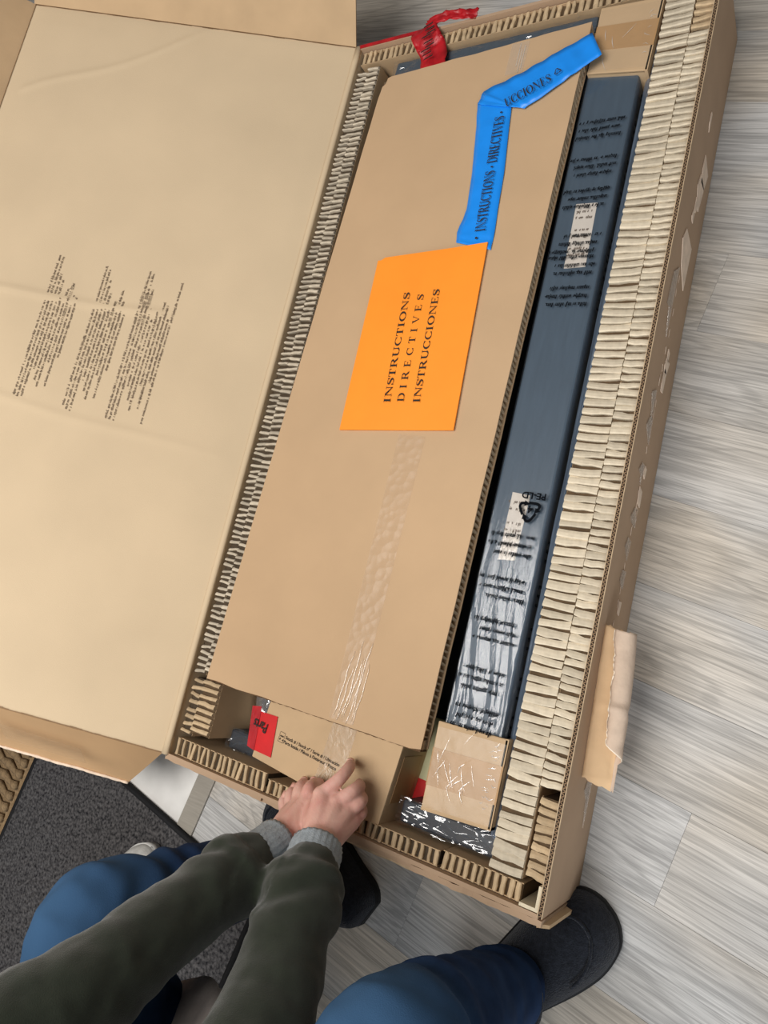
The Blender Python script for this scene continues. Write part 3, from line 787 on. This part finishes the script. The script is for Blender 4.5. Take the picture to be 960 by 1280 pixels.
MB().slab([PBX(.118,.0,PZ1+.0001), PBX(.160,.0,PZ1+.0001), PBX(.160,FLh,PZ1+.0001), PBX(.118,FLh,PZ1+.0001)], (0,0,1), .0004).build('clear_tape', film('box_tape',(215,188,150),.15,.3,60,bump=.3), pb)
MB().slab([PBX(.118,-.0010,PZ1), PBX(.160,-.0010,PZ1), PBX(.160,-.0010,PZ1-.05), PBX(.118,-.0010,PZ1-.05)], (0,-1,0), .0004).build('clear_tape', film('box_tape_edge',(225,205,170),.25,.1,60), pb)
tk = MB(); rr = random.Random(3)
for k in range(9):
    a0 = .118+.004*k; p, e2 = PBX(a0+rr.uniform(0,.004),.002+rr.uniform(0,.01),PZ1+.0015), PBX(.128+.002*k,.036+rr.uniform(-.01,.008),PZ1+.0015)
    w = ux*.0007; tk.add([p-w,p+w,e2+w*.3,e2-w*.3], [(0,1,2,3)])
tag(tk.build('tape_wrinkles', film('tape_wrinkle',(245,230,205),.7,.15,60), pb), kind='stuff')
# red tag folded over the left edge
z1 = PZ1+.0010
tg = MB().slab([P(326,889,z1), P(347.5,896,z1), P(338.5,947,z1), P(316.7,937,z1)], (0,0,1), .0005).build('red_tag', red, pb)
MB().slab([P(316,882,z1+.0006), P(327.5,883,z1+.0008), P(317.5,938,z1+.0008), P(309,932,z1+.0006)], (0,0,1), .0005).build('tag_side', red_dk, tg)
font_text('tag_lettering', 'Parts', P(335.5,906,z1+.002), -ux, -uy, .0205, ink, tg, length=.0275, bold=.0003)
font_text('box_lettering', 'Stock # / Stock nº / Serie # / Ubicación', PBX(.048,.046,PZ1+.0003), ux, uy, .0066, ink, pb, length=.102, bold=.00008)
font_text('box_lettering', 'Parts Inside / Pièces à l\'intérieur / Piezas', PBX(.047,.039,PZ1+.0003), ux, uy, .0066, ink, pb, length=.100, bold=.00008)
fr = MB()
for a, b, c_, d in ((.036,.038,.0460,.0385),(.036,.0525,.0460,.053),(.036,.038,.0364,.053),(.0456,.038,.046,.053)):
    fr.add([PBX(a,b,PZ1+.0006),PBX(c_,b,PZ1+.0006),PBX(c_,d,PZ1+.0006),PBX(a,d,PZ1+.0006)], [(0,1,2,3)])
small_words(fr, PBX(.0375,.046,PZ1+.0002), ux, uy, .007, .0035, (0,0,1)); small_words(fr, PBX(.0375,.041,PZ1+.0002), ux, uy, .007, .0035, (0,0,1))
fr.build('printed_frame', ink, pb)

# ------------------------------------------------------------------ big honeycomb board
BT, BB = .1685, .1455
bd = thing('packing_board', 'large flat brown cardboard board on top of the packed parts', 'packing board', (.26,.68,BB))
bq = [Vector((.0565,.1350,0)), Vector((.446,.1348,0)), Vector((.4600,1.2310,0)), Vector((.0915,1.2120,0))]
# outline with a few dents and a chipped far left corner
out = []
def edge(a, b, n, seed, amp=.0012):
    for i in range(n):
        t = i/n; p = a.lerp(b, t); d = (b-a).normalized(); out.append(p+Vector((-d.y,d.x,0))*amp*noise.noise(Vector((i*.35,seed,0))))
edge(bq[0], bq[1], 24, 1, .0022); edge(bq[1]+Vector((0,.003,0)), bq[2], 40, 2, .001); 
edge(bq[2], bq[3]+Vector((.016,.002,0)), 24, 3, .0022)
out += [Vector((.1065,1.2145,0)), Vector((.1000,1.2120,0)), Vector((.0985,1.2010,0)), Vector((.0925,1.1960,0)), Vector((.0915,1.184,0))]
edge(bq[3]+Vector((-.0015,-.040,0)), bq[0], 40, 4, .0008)
top_poly = [tuple(p[:2]) for p in out]
MB().prism(top_poly, BT-.0022, BT).build('top_sheet', kraft_board, bd)
MB().prism(top_poly, BB, BB+.0016).build('bottom_sheet', kraft_board, bd)
inner = [(p[0]+(.012 if p[0] < .25 else -.012), p[1]+(.012 if p[1] < .6 else -.012)) for p in top_poly]
MB().prism([(.075,.15),(.436,.15),(.450,1.216),(.108,1.200)], BB+.0016, BT-.0022).build('board_core', core, bd)
shade_line = [(.0580+.3865*i/60, .1338-.0012*noise.noise(Vector((i*.6,3,0)))-.0006*(i%2)) for i in range(61)]
MB().prism(shade_line+[(.4445,.1365),(.0580,.1365)], BB+.002, BT-.003).build('shade_strip', mat('shade_strip_brown', (96,72,50), .95, .2, 90), bd)  # dark strip put in as the shadow line at the board's near edge
# open cells along the right cut edge and the other edges
fl = MB(); rr = random.Random(2)
def cells(a, b, pitch, depth):
    L = (b-a).length; d = (b-a)/L; n = Vector((d.y,-d.x,0))
    for i in range(int(L/pitch)):
        p = a+d*pitch*(i+.5)+n*rr.uniform(-.0022,-.0006); sk = d*pitch*rr.uniform(.2,.5); t = d*pitch*.14
        z0, z1 = BB+.0015, BT-.0020
        fl.add([p-t+Vector((0,0,z0)), p+t+Vector((0,0,z0)), p+t+sk+Vector((0,0,z1)), p-t+sk+Vector((0,0,z1)),
                p-n*depth-t+Vector((0,0,z0)), p-n*depth+t+Vector((0,0,z0)), p-n*depth+t+sk+Vector((0,0,z1)), p-n*depth-t+sk+Vector((0,0,z1))],
               [(0,1,2,3),(0,3,7,4),(1,5,6,2)])
cells(bq[1]+Vector((-.001,.004,0)), bq[2], .0088, .012); cells(bq[0], bq[1], .0095, .012); cells(bq[3], bq[0], .009, .012)
tag(fl.build('cell_walls', kraft_edge, bd), kind='stuff')
# clear tape running up the board from the near edge
board_tape = film('board_tape', (216,184,146), .15, .45, 75, (1,1,1), .4, True, .004)
def strip(c0, c1, w0, w1, n, zf):
    rows = []
    c0, c1 = Vector(c0), Vector(c1)
    for i in range(n+1):
        t = i/n; c = c0.lerp(c1, t); w = w0+(w1-w0)*t
        rows.append([Vector((c.x-w/2+w*j/8, c.y, zf(c.y, j))) for j in range(9)])
    return MB().grid(rows)
strip((.318,.139,0),(.322,.560,0),.042,.046,60, lambda y,j: BT+.0004+.0004*abs(noise.noise(Vector((y*90,j*.9,0))))).build('clear_tape', board_tape, bd, True)
wr = MB(); rr = random.Random(12)
for k in range(8):
    x = .303+.0050*k+rr.uniform(-.001,.001); y0 = .137+rr.uniform(0,.01); y1 = y0+rr.uniform(.05,.115); ph_ = rr.uniform(0,6); top = []
    rows = []
    for i in range(25):
        t = i/24; y = y0+(y1-y0)*t; xx = x+.0014*math.sin(t*5+ph_)+.0006*math.sin(t*15+k)+.012*t-.0012*k*t; w = .0006*math.sin(math.pi*min(1,t*1.02))**.5*rr.uniform(.5,1.3)
        rows.append([(xx-w,y,BT+.0009),(xx,y,BT+.0022),(xx+w,y,BT+.0009)])
    wr.grid(rows)
tag(wr.build('tape_wrinkles', film('wrinkled_tape', (245,228,205), .6, .12, 60), bd, True), kind='stuff')
strip((.3475,1.165,0),(.3485,1.222,0),.030,.030,20, lambda y,j: BT+.0005+.0008*abs(noise.noise(Vector((y*60,j*.9,3))))).build('clear_tape', film('far_tape',(240,225,205),.28,.12,50), bd, True)
wr = MB()
for k, x in enumerate((.3535,.3575,.349)):
    rows = [[(x-.0008,1.166+.042*i/10+.006*k,BT+.001),(x,1.166+.042*i/10+.006*k,BT+.002),(x+.0008,1.166+.042*i/10+.006*k,BT+.001)] for i in range(11)]; wr.grid(rows)
tag(wr.build('tape_wrinkles', film('far_tape_crease',(252,240,225),.75,.15,60), bd), kind='stuff')

# ------------------------------------------------------------------ orange envelope
EZ = BT+.0008
env = thing('instruction_envelope', 'bright orange envelope printed INSTRUCTIONS lying on the board', 'envelope', (.28,.71,EZ))
ec = [P(424,537,EZ+.003), P(567,538,EZ+.003), P(610,303,EZ+.003), P(473,323,EZ+.003)]
rows = []
for i in range(31):
    t = i/30; a = ec[0].lerp(ec[3], t); b = ec[1].lerp(ec[2], t)
    r = []
    for j in range(31):
        u = j/30; p = a.lerp(b, u)
        bow = .0030*math.sin(math.pi*u)*math.sin(math.pi*t)+.0016*max(0,u-.7)/.3
        if t > .93: p = p+Vector((0,-.004*(t-.93)/.07*(1 if u < .06 else 0),0))
        r.append(Vector((p.x,p.y,EZ+.0026+bow)))
    rows.append(r)
ev = MB().grid(rows, .0022).build('envelope_body', orange, env, True)
md = ev.modifiers.new('es', 'EDGE_SPLIT'); md.split_angle = math.radians(50)
lt = MB()
ez = EZ+.0026+.0036
for text, p0, p1, gap in (('INSTRUCTIONS', (487,503), (513,364), .02), ('DIRECTIVES', (504,502), (531,362), .38), ('INSTRUCCIONES', (524,503), (550,360), .02)):
    a, b = P(*p0, ez), P(*p1, ez); d = (b-a)
    letters(lt, text, a, d, Vector((-d.y,d.x,0)), .0112, d.length, gap, (0,0,1), .0)
lt.build('printed_lettering', ink, env)

# ------------------------------------------------------------------ blue ribbon
bl = thing('blue_ribbon', 'bright blue printed plastic ribbon folded across the board', 'ribbon', (.35,1.0,BT))
def bz(px, py, z): return P(px, py, z)
zb = BT+.0030
def band(pa, pb_, n=24, amp=.0014, z0=zb, seed=0):
    """a strip between two pixel-free edge polylines"""
    rows = []
    for i in range(n+1):
        t = i/n; a = Vector(spl(pa,t)); b = Vector(spl(pb_,t))
        rows.append([Vector((*(a.lerp(b,j/6))[:2], z0+amp*noise.noise(Vector((i*.35,j*.35,seed)))+.0006*t)) for j in range(7)])
    return MB().grid(rows, .0003)
def spl(pts, t):
    k = t*(len(pts)-1); i = min(int(k), len(pts)-2); return Vector(pts[i]).lerp(Vector(pts[i+1]), k-i)
b1 = band([P(x,y,zb) for x,y in ((570,303),(571,290),(583,262),(590,215),(595,160),(597,128))], [P(x,y,zb) for x,y in ((613,312),(618,290),(622,262),(630,215),(636,160),(640,128))], 40, .0016, zb-.001, 3)
b1o = b1.build('ribbon_strip', blue, bl, True)
zc = BT+.0062
b2 = band([P(x,y,zc) for x,y in ((597,129),(604,113),(650,91),(690,68),(740,40))], [P(x,y,zc) for x,y in ((622,132),(655,134),(676,121),(712,95),(752,67))], 40, .0018, zc-.0015, 6)
b2o = b2.build('ribbon_strip', blue, bl, True)
bt = MB(); zt = zb+.0024
a, b = P(606,288,zt), P(632,137,zt); d = b-a
letters(bt, 'INSTRUCTIONS · DIRECTIVES ·', a, d, Vector((-d.y,d.x,0)), .0165, d.length, .0, (0,0,1), 0)
a, b = P(590,299,zt), P(597,291,zt); letters(bt, '·', P(600,299,zt), d, Vector((-d.y,d.x,0)), .0165, .007, 0, (0,0,1), 0)
bt.build('printed_lettering', ink, b1o)
bt = MB(); zt = zc+.0034
a, b = P(632,134,zt), P(690,101,zt); d = b-a
letters(bt, 'UCCIONES', a, d, Vector((-d.y,d.x,0)), .0165, d.length*1.0, .0, (0,0,1), 0)
recycle_mark(bt, P(697,89,zt), d, Vector((-d.y,d.x,0)), .0068, 0.0002, (0,0,1))
bt.build('printed_lettering', ink, b2o)

# ------------------------------------------------------------------ red tape at the far end
rt = thing('red_tape', 'crumpled red printed tape looped over the far end wall', 'tape', (.17,1.30,.15))
def red_band(path, w, name, seed, par=rt):
    rows = []
    pth = spline(path, 6)
    for i, p in enumerate(pth):
        p = Vector(p); d = Vector(pth[min(i+1,len(pth)-1)])-Vector(pth[max(i-1,0)]); sd = d.cross(Vector((0,0,1)))
        sd = Vector((1,.25,0)) if sd.length < 1e-5 else sd.normalized()
        rows.append([p+sd*w*(j/8-.5)+Vector((0,0,.006*noise.noise(Vector((i*.5,j*.5,seed))))) for j in range(9)])
    return MB().grid(rows, .0004).build(name, red_dk, par, True)
o = red_band([(.178,1.216,.150),(.170,1.262,.151),(.160,1.280,.160),(.148,1.300,.166),(.143,1.320,.152)], .050, 'tape_loop', 1)
red_band([(.145,1.318,.158),(.178,1.322,.163),(.215,1.320,.161),(.245,1.315,.158)], .020, 'tape_tail', 2)
tp = MB(); rr = random.Random(1)
for k in range(9):
    p = Vector((.150+.004*(k%3),1.300-.007*k,.1695-.0005*k*(1 if k < 4 else 3)))
    tp.slab([p, p+Vector((.016,.006,0)), p+Vector((.017,.009,0)), p+Vector((.002,.003,0))], (0,0,1), .0006)
tp.build('tape_print', ink, o)
MB().slab([(.004,LN-.004,H+.0004),(.14,LN-.004,H+.0004),(.14,LN+.002,H+.0004),(.004,LN+.002,H+.0004)], (0,0,1), .0016).build('tape_edge', red_dk, rt)

# ------------------------------------------------------------------ loose sneaker on the rug
sn = thing('sneaker', 'pale grey sneaker on the black rug behind the left leg', 'shoe', (-.17,-.26,.0125))
toe, heel = P(186,1066,.045), Vector((-.19,-.42,.045)); toe.z = .0125; heel.z = .0125
d = (heel-toe); Ls = d.length; d.normalize(); w = Vector((-d.y,d.x,0))
grey = mat('pale_grey_mesh', (186,186,182), .8, .12, 120, .4, 500); sole_m = mat('white_rubber', (205,205,202), .6, .06)
def shoe(par, o, d, Ls, prof, m_up, m_sole, sole_h, name_up='upper', name_sole='sole', z0=0.0):
    """prof: (t, half width, height) along the foot from toe to heel"""
    w = Vector((-d.y,d.x,0)); rows, srows = [], []
    pr_ = spline(prof, 5)
    for t, hw, ht in pr_:
        c = o+d*Ls*t
        rows.append([c+w*hw*math.cos(a)*(1-.12*math.sin(a))+Vector((0,0,sole_h*.8+ht*max(0,math.sin(a))**.75)) for a in (math.pi*k/14 for k in range(15))])
        srows.append([c+w*(hw+.001)*s_+Vector((0,0,z_)) for s_, z_ in ((-1,0.0),(-1.02,sole_h),(-.9,sole_h),(.9,sole_h),(1.02,sole_h),(1,0.0))])
    sb = MB().grid(srows); n = len(srows)
    sb.f.append(tuple(range(6))); sb.f.append(tuple((n-1)*6+k for k in range(6)))
    for i in range(n-1): sb.f.append((i*6, i*6+5, (i+1)*6+5, (i+1)*6))
    sb.build(name_sole, m_sole, par, True)
    ub = MB().grid(rows); ub.f.append(tuple(range(15))); ub.f.append(tuple((n-1)*15+k for k in range(15)))
    return ub.build(name_up, m_up, par, True), rows
shoe(sn, toe, d, Ls, [(0,.012,.010),(.03,.026,.022),(.12,.040,.038),(.3,.046,.055),(.5,.040,.075),(.75,.034,.085),(.95,.030,.085),(1,.020,.07)], grey, sole_m, .022)
st = MB()
for t in (.36,.43,.5): 
    c = toe+d*Ls*t; st.tube([c-w*.030+Vector((0,0,.075-.0)), c+Vector((0,0,.085+.02*(t-.36)*5)), c+w*.030+Vector((0,0,.075))], .0035, 6)
st.build('laces', sole_m, sn, True)

# ------------------------------------------------------------------ person
man = thing('person', 'person in dark green hoodie and blue jeans squatting, both hands on parts box', 'person', (.36,-.25,0))
skin = mat('skin', (220,178,162), .5, .08, 40, .2, 300, spec=.35, sss=.08, col2=(212,154,142))
hood = mat('green_fleece', (46,51,42), 1.0, .16, 50, .35, 900, spec=.05, sheen=.3)
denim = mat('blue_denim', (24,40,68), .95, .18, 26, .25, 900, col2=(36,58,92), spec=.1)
cuff_m = mat('grey_marl_knit', (150,158,164), .95, .14, 300, .5, 500)
tee_m = mat('grey_undershirt', (192,182,176), .95, .1, 80, .3, 500)
felt = mat('black_felt', (34,37,44), 1.0, .35, 200, .9, 500, spec=.05, sheen=.15)
soleb = mat('black_rubber', (18,18,20), .7, .1)

wrR, wrL = P(397,1056,.245), P(346,1054,.245)
elR, elL = PD(326,1285,.70), PD(92,1247,.69)
shR, shL = Vector((.56,-.30,.72)), Vector((.20,-.27,.76))
knL, knR = P(112,1162,.42), P(478,1324,.41)
hipL, hipR = Vector((.29,-.43,.25)), Vector((.47,-.43,.25))
anL, anR = P(384,1066,.11), Vector((.597,-.108,.085))

body = MB()
def limb(mb, pts, rad, n=6, seg=14, flat=1.0):
    pp = spline([(*p, r) for p, r in zip(pts, rad)], n)
    mb.tube([Vector(p[:3]) for p in pp], [p[3] for p in pp], seg, flat=flat)
    mb.ball(pp[0][:3], pp[0][3]*.98, 12, 8); mb.ball(pp[-1][:3], pp[-1][3]*.98, 12, 8)
# arms, legs and trunk inside the clothes, neck and head
for sh, el, wr in ((shR, elR, wrR), (shL, elL, wrL)):
    limb(body, [sh, sh.lerp(el,.5), el, el.lerp(wr,.5), wr], [.042,.040,.034,.034,.026])
for hp, kn, an in ((hipL, knL, anL), (hipR, knR, anR)):
    limb(body, [hp, hp.lerp(kn,.5), kn, kn.lerp(an,.4)+Vector((0,-.01,0)), an, an+Vector((0,.0,-.02))], [.068,.058,.046,.046,.034,.030])
limb(body, [Vector((.38,-.43,.26)), Vector((.38,-.44,.42)), Vector((.38,-.38,.60)), Vector((.38,-.31,.74)), Vector((.385,-.25,.83)), Vector((.39,-.205,.90))], [.10,.095,.105,.095,.055,.052], flat=.9)
limb(body, [shL, Vector((.38,-.30,.76)), shR], [.05,.06,.05])
hc = Vector((.395,-.165,.975))
body.ball(hc, (.076,.092,.105), 22, 16); body.ball(hc+Vector((0,.045,-.055)), (.052,.05,.055))
body.ball(hc+Vector((0,.095,-.022)), (.012,.018,.017)); body.tube([hc+Vector((0,.082,.015)), hc+Vector((0,.106,-.026))], [.008,.013], 10)
for s in (-1,1):
    body.ball(hc+Vector((s*.078,-.008,-.01)), (.009,.020,.031)); body.ball(hc+Vector((s*.032,.075,.028)), (.022,.014,.007))
body.tube([hc+Vector((-.022,.090,-.057)), hc+Vector((0,.098,-.055)), hc+Vector((.022,.090,-.057))], [.004,.007,.004], 8)
body.ball(hc+Vector((0,.075,-.090)), (.022,.018,.018))

# hands: palm, four curled fingers, thumb
def hand(wr, knuckles, fingers, thumb, back, rads):
    """knuckles: four points; fingers: three more joints each; thumb: four points"""
    for i, (k, f) in enumerate(zip(knuckles, fingers)):
        limb(body, [wr.lerp(sum(knuckles, Vector())/4, .15)+(k-sum(knuckles, Vector())/4)*.35, wr.lerp(k,.55), k], [.017,.0165,.0120], 4, 12)
        limb(body, [k]+f, [.0102*rads[i], .0090*rads[i], .0082*rads[i], .0070*rads[i]], 4, 12)
        body.ball(k+back*.003, .0108*rads[i], 12, 8)
    for a, b in zip(knuckles[:-1], knuckles[1:]):
        limb(body, [wr.lerp(a,.75), wr.lerp(b,.75)], [.0125,.0125], 3, 10)
    limb(body, thumb, [.0165,.0140,.0115,.0092], 4, 12)
V = Vector
# right hand (the one in front): knuckles high, fingertips on the box top, back of the hand to the camera
kR = [P(402,993,.214), P(421,1004,.209), P(434,1014,.201), P(441,1025,.190)]
fR = [[P(424,974,.203), P(436,960,.180), P(438,955,.158)],
      [P(440,990,.199), P(449,983,.177), P(449,981,.157)],
      [P(449,1004,.190), P(453,998,.170), P(451,996,.155)],
      [P(451,1018,.178), P(453,1012,.163), P(451,1010,.153)]]
tR = [wrR.lerp(kR[0],.25)+V((-.012,.004,-.006)), P(392,1013,.205), P(393,992,.182), P(398,980,.160)]
hand(wrR, kR, fR, tR, V((0,0,1)), [1,1.03,.98,.86])
# left hand (behind): gripping the near lower edge, thumb up
kL = [P(382,1004,.200), P(372,1006,.190), P(364,1012,.176), P(358,1019,.165)]
fL = [[P(386,987,.194), P(391,981,.174), P(392,978,.157)],
      [P(374,988,.180), P(378,981,.165), P(380,978,.154)],
      [P(363,995,.168), P(366,989,.157), P(368,985,.1535)],
      [P(354,1004,.160), P(356,998,.155), P(358,994,.1530)]]
tL = [wrL.lerp(kL[0],.3)+V((.010,.004,-.004)), P(377,1015,.206), P(384,1000,.190), P(390,990,.170)]
hand(wrL, kL, fL, tL, V((0,0,1)), [1,1.03,.98,.86])
remesh(body, 'body', skin, .0022, man, 3)
for s in (-1,1):
    ey = MB().ball(hc+Vector((s*.031,.0725,.010)), .0120).build('eye', mat('eye_white', (230,228,222), .3), man, True)
    MB().ball(hc+Vector((s*.031,.0812,.009)), .0045).build('iris', mat('iris', (60,44,32), .3), ey, True)
nail_m = mat('fingernail', (222,170,154), .35, .05)
for f in fR+fL:
    tip, pr0 = f[2], f[1]; dd = (tip-pr0).normalized(); nn = (Vector((0.2,.9,.6))-dd*dd.dot(Vector((0.2,.9,.6)))).normalized()
    c = tip-dd*.001+nn*.0066
    sdv = dd.cross(nn)
    MB().grid([[c+dd*(a-.5)*.010+sdv*b*.0048+nn*(.0014-.0022*b*b) for b in (-1,-.5,0,.5,1)] for a in (0,.5,1)], .0006).build('fingernail', nail_m, man, True)
hair = MB().ball(hc+Vector((0,-.018,.022)), (.084,.094,.098), 22, 16).ball(hc+Vector((0,-.05,-.02)), (.074,.06,.075), 16, 12)
hair.v = [v for v in hair.v]
hair.build('hair', mat('brown_hair', (58,42,30), .8, .3, 120, .6, 300, (1,1,5)), man, True)

# hoodie
def folds(amp, f, seed, axis=None):
    def fn(p):
        v = Vector((p.x*f, p.y*f, p.z*f*.7+seed)); return amp*(noise.noise(v)+.5*noise.noise(v*2.1))
    return fn
hd = MB()
cR, cL = wrR.lerp(elR,.20), wrL.lerp(elL,.17)
limb(hd, [cR, wrR.lerp(elR,.33), wrR.lerp(elR,.6), elR, elR.lerp(shR,.5), shR], [.040,.0480,.0455,.050,.060,.072], 8, 22)
limb(hd, [cL, wrL.lerp(elL,.33), wrL.lerp(elL,.6), elL, elL.lerp(shL,.5), shL], [.0365,.0440,.0440,.0490,.058,.072], 8, 22)
hd.tube([wrR.lerp(elR,.24), wrR.lerp(elR,.30)], [.048,.051], 22); hd.tube([wrL.lerp(elL,.22), wrL.lerp(elL,.29)], [.044,.049], 22)
limb(hd, [Vector((.38,-.43,.36)), Vector((.38,-.43,.46)), Vector((.38,-.385,.60)), Vector((.38,-.315,.74)), Vector((.385,-.27,.80))], [.135,.14,.145,.125,.08])
for s in (-1,1): limb(hd, [Vector((.38+s*.07,-.44,.36)), Vector((.38+s*.075,-.40,.58)), Vector((.38+s*.075,-.31,.74))], [.10,.105,.09])
limb(hd, [shL, Vector((.38,-.30,.78)), shR], [.075,.085,.075])
limb(hd, [Vector((.30,-.28,.84)), Vector((.34,-.36,.85)), Vector((.42,-.37,.85)), Vector((.47,-.29,.84))], [.03,.045,.045,.03])
armR, armL = (elR-wrR).normalized(), (elL-wrL).normalized()
def sleeve_folds(p):
    d = 0
    for o, a, e_, ph_ in ((wrR, armR, elR, 0), (wrL, armL, elL, 2)):
        t = (p-o).dot(a); rr_ = (p-o-a*t).length
        if -.02 < t < .34 and rr_ < .08:
            w_ = math.sin(t*95+4*noise.noise(p*14)+ph_+(p.x-p.y)*20)
            d += .0026*w_*math.exp(-((t-.09)/.06)**2)+.0018*w_*math.exp(-((t-.28)/.06)**2)
    return d+.0030*noise.noise(p*22)+.0014*noise.noise(p*55)
remesh(hd, 'hoodie', hood, .0042, man, 6, sleeve_folds)
# knitted grey cuffs of the shirt below
for wr, el, k, r0, r1 in ((wrR, elR, .02, .0325, .0335), (wrL, elL, -.01, .0305, .0310)):
    d = (el-wr).normalized(); pts, rad = [], []
    rows = []
    u = Vector((0,0,1)).cross(d).normalized(); w2 = d.cross(u)
    for i in range(15):
        t = i/14; c = wr+d*((k+.30*t*.9)*(el-wr).length*.8); r = r0+(r1-r0)*t
        rows.append([c+(u*math.cos(a)+w2*math.sin(a))*(r+.0007*math.sin(a*26)+.0012*noise.noise(Vector((i*.6,a*2,k*50)))) for a in (2*math.pi*q_/78 for q_ in range(78))])
    rows = [[p+(wr+d*0-p)*.10 for p in rows[0]]]+rows
    MB().grid(rows, closed=True).build('shirt_cuff', cuff_m, man, True)
# undershirt hem hanging in the lap
hem = [P(224,1228,.30), P(243,1224,.31), P(263,1221,.32), P(276,1236,.34), P(290,1244,.36)]
low = [Vector((.33,-.33,.40)), Vector((.35,-.33,.41)), Vector((.37,-.33,.42)), Vector((.39,-.32,.43)), Vector((.42,-.31,.44))]
rows = []
hs = spline([tuple(p) for p in hem], 6); ls = spline([tuple(p) for p in low], 6)
for i in range(13):
    t = i/12
    rows.append([Vector(a).lerp(Vector(b), t)+Vector((0,0,.03*math.sin(math.pi*t)+.004*noise.noise(Vector((j*.3,i*.3,0))))) for j, (a, b) in enumerate(zip(hs, ls))])
MB().grid(rows, .002).build('undershirt_hem', tee_m, man, True)

# jeans; the light on the knees is painted in as paler blue
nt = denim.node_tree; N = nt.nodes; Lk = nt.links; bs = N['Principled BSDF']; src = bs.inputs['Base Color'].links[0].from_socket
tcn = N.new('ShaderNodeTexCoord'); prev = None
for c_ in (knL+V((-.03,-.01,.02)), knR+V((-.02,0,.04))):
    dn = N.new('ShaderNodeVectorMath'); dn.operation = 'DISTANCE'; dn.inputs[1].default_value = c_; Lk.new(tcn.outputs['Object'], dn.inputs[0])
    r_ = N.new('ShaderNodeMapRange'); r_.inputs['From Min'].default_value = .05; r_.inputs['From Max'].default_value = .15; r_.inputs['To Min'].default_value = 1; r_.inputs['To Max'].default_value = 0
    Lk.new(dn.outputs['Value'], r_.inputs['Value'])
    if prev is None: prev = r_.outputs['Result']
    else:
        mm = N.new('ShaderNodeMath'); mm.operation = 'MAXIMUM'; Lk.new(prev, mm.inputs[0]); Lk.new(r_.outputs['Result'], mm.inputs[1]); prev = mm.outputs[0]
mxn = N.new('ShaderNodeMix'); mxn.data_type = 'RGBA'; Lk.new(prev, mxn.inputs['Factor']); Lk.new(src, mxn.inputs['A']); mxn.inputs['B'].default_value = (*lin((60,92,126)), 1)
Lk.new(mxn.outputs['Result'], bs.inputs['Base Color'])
jn = MB()
for hp, kn, an, s in ((hipL, knL, anL, -1), (hipR, knR, anR, 1)):
    limb(jn, [hp, hp.lerp(kn,.5)+Vector((0,0,.005)), kn+Vector((0,-.012,.0)), kn.lerp(an,.22)+Vector((0,.0,0)), kn.lerp(an,.55), kn.lerp(an,.82), an+Vector((0,.0,.012))],
         [.094,.082,.068,.062,.054,.048,.046], 8, 22)
limb(jn, [hipL+Vector((0,-.02,.02)), hipR+Vector((0,-.02,.02))], [.115,.115]); limb(jn, [Vector((.38,-.44,.24)), Vector((.38,-.44,.40))], [.13,.125])
def jean_folds(p):
    d = .004*noise.noise(Vector((p.x*14,p.y*14,p.z*22)))+.0016*noise.noise(p*45)
    for kn, an in ((knL, anL), (knR, anR)):
        r = (p-kn).length
        if r < .16: d += .0032*math.sin((p.z-kn.z)*120+5*noise.noise(p*12))*math.exp(-((r-.11)/.05)**2)
        r2 = (p-an).length
        if r2 < .13: d += .003*math.sin(p.z*150+5*noise.noise(p*10))*math.exp(-((r2-.06)/.05)**2)
    return d
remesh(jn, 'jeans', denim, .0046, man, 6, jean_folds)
# slippers
prof = [(0,.010,.012),(.025,.030,.024),(.09,.049,.040),(.22,.060,.054),(.38,.060,.066),(.55,.054,.074),(.75,.046,.068),(.93,.040,.064),(1,.024,.055)]
for lab_, toe, heel, sc_ in (('right', Vector((.680,.000,.0003)), Vector((.530,-.196,.0003)), .86), ('left', Vector((.132,-.034,.0003)), Vector((.348,-.140,.0003)), .86)):
    d = heel-toe; Ls = d.length; d.normalize()
    up, rr_ = shoe(man, toe, d, Ls, [(t, hw*sc_, ht) for t, hw, ht in prof], felt, soleb, .016, 'slipper', 'slipper_sole')
    # stitched apron seam round the toe
    w_ = Vector((-d.y,d.x,0)); pts = []
    for k in range(25):
        a = math.pi*k/24; t = .34-.235*math.sin(a); hw = .044*math.cos(a)
        # height of the upper there
        pp = spline(prof, 5); j = min(range(len(pp)), key=lambda i_: abs(pp[i_][0]-t)); HW, HT = pp[j][1], pp[j][2]
        s_ = min(.98, abs(hw)/HW); ang = math.acos(s_); z = .016*.8+HT*math.sin(ang)**.75
        pts.append(toe+d*Ls*t+w_*hw*(1-.12*math.sin(ang))+Vector((0,0,z+.0008)))
    MB().tube(pts, .0022, 6).build('toe_seam', felt, up, True)
    # collar roll
    pts = []
    for k in range(25):
        a = 2*math.pi*k/24; pts.append(toe+d*Ls*(.63+.20*math.cos(a))+w_*.046*math.sin(a)+Vector((0,0,.083-.008*math.cos(a))))
    MB().tube(pts, .008, 8, caps=False).build('slipper_collar', felt, up, True)
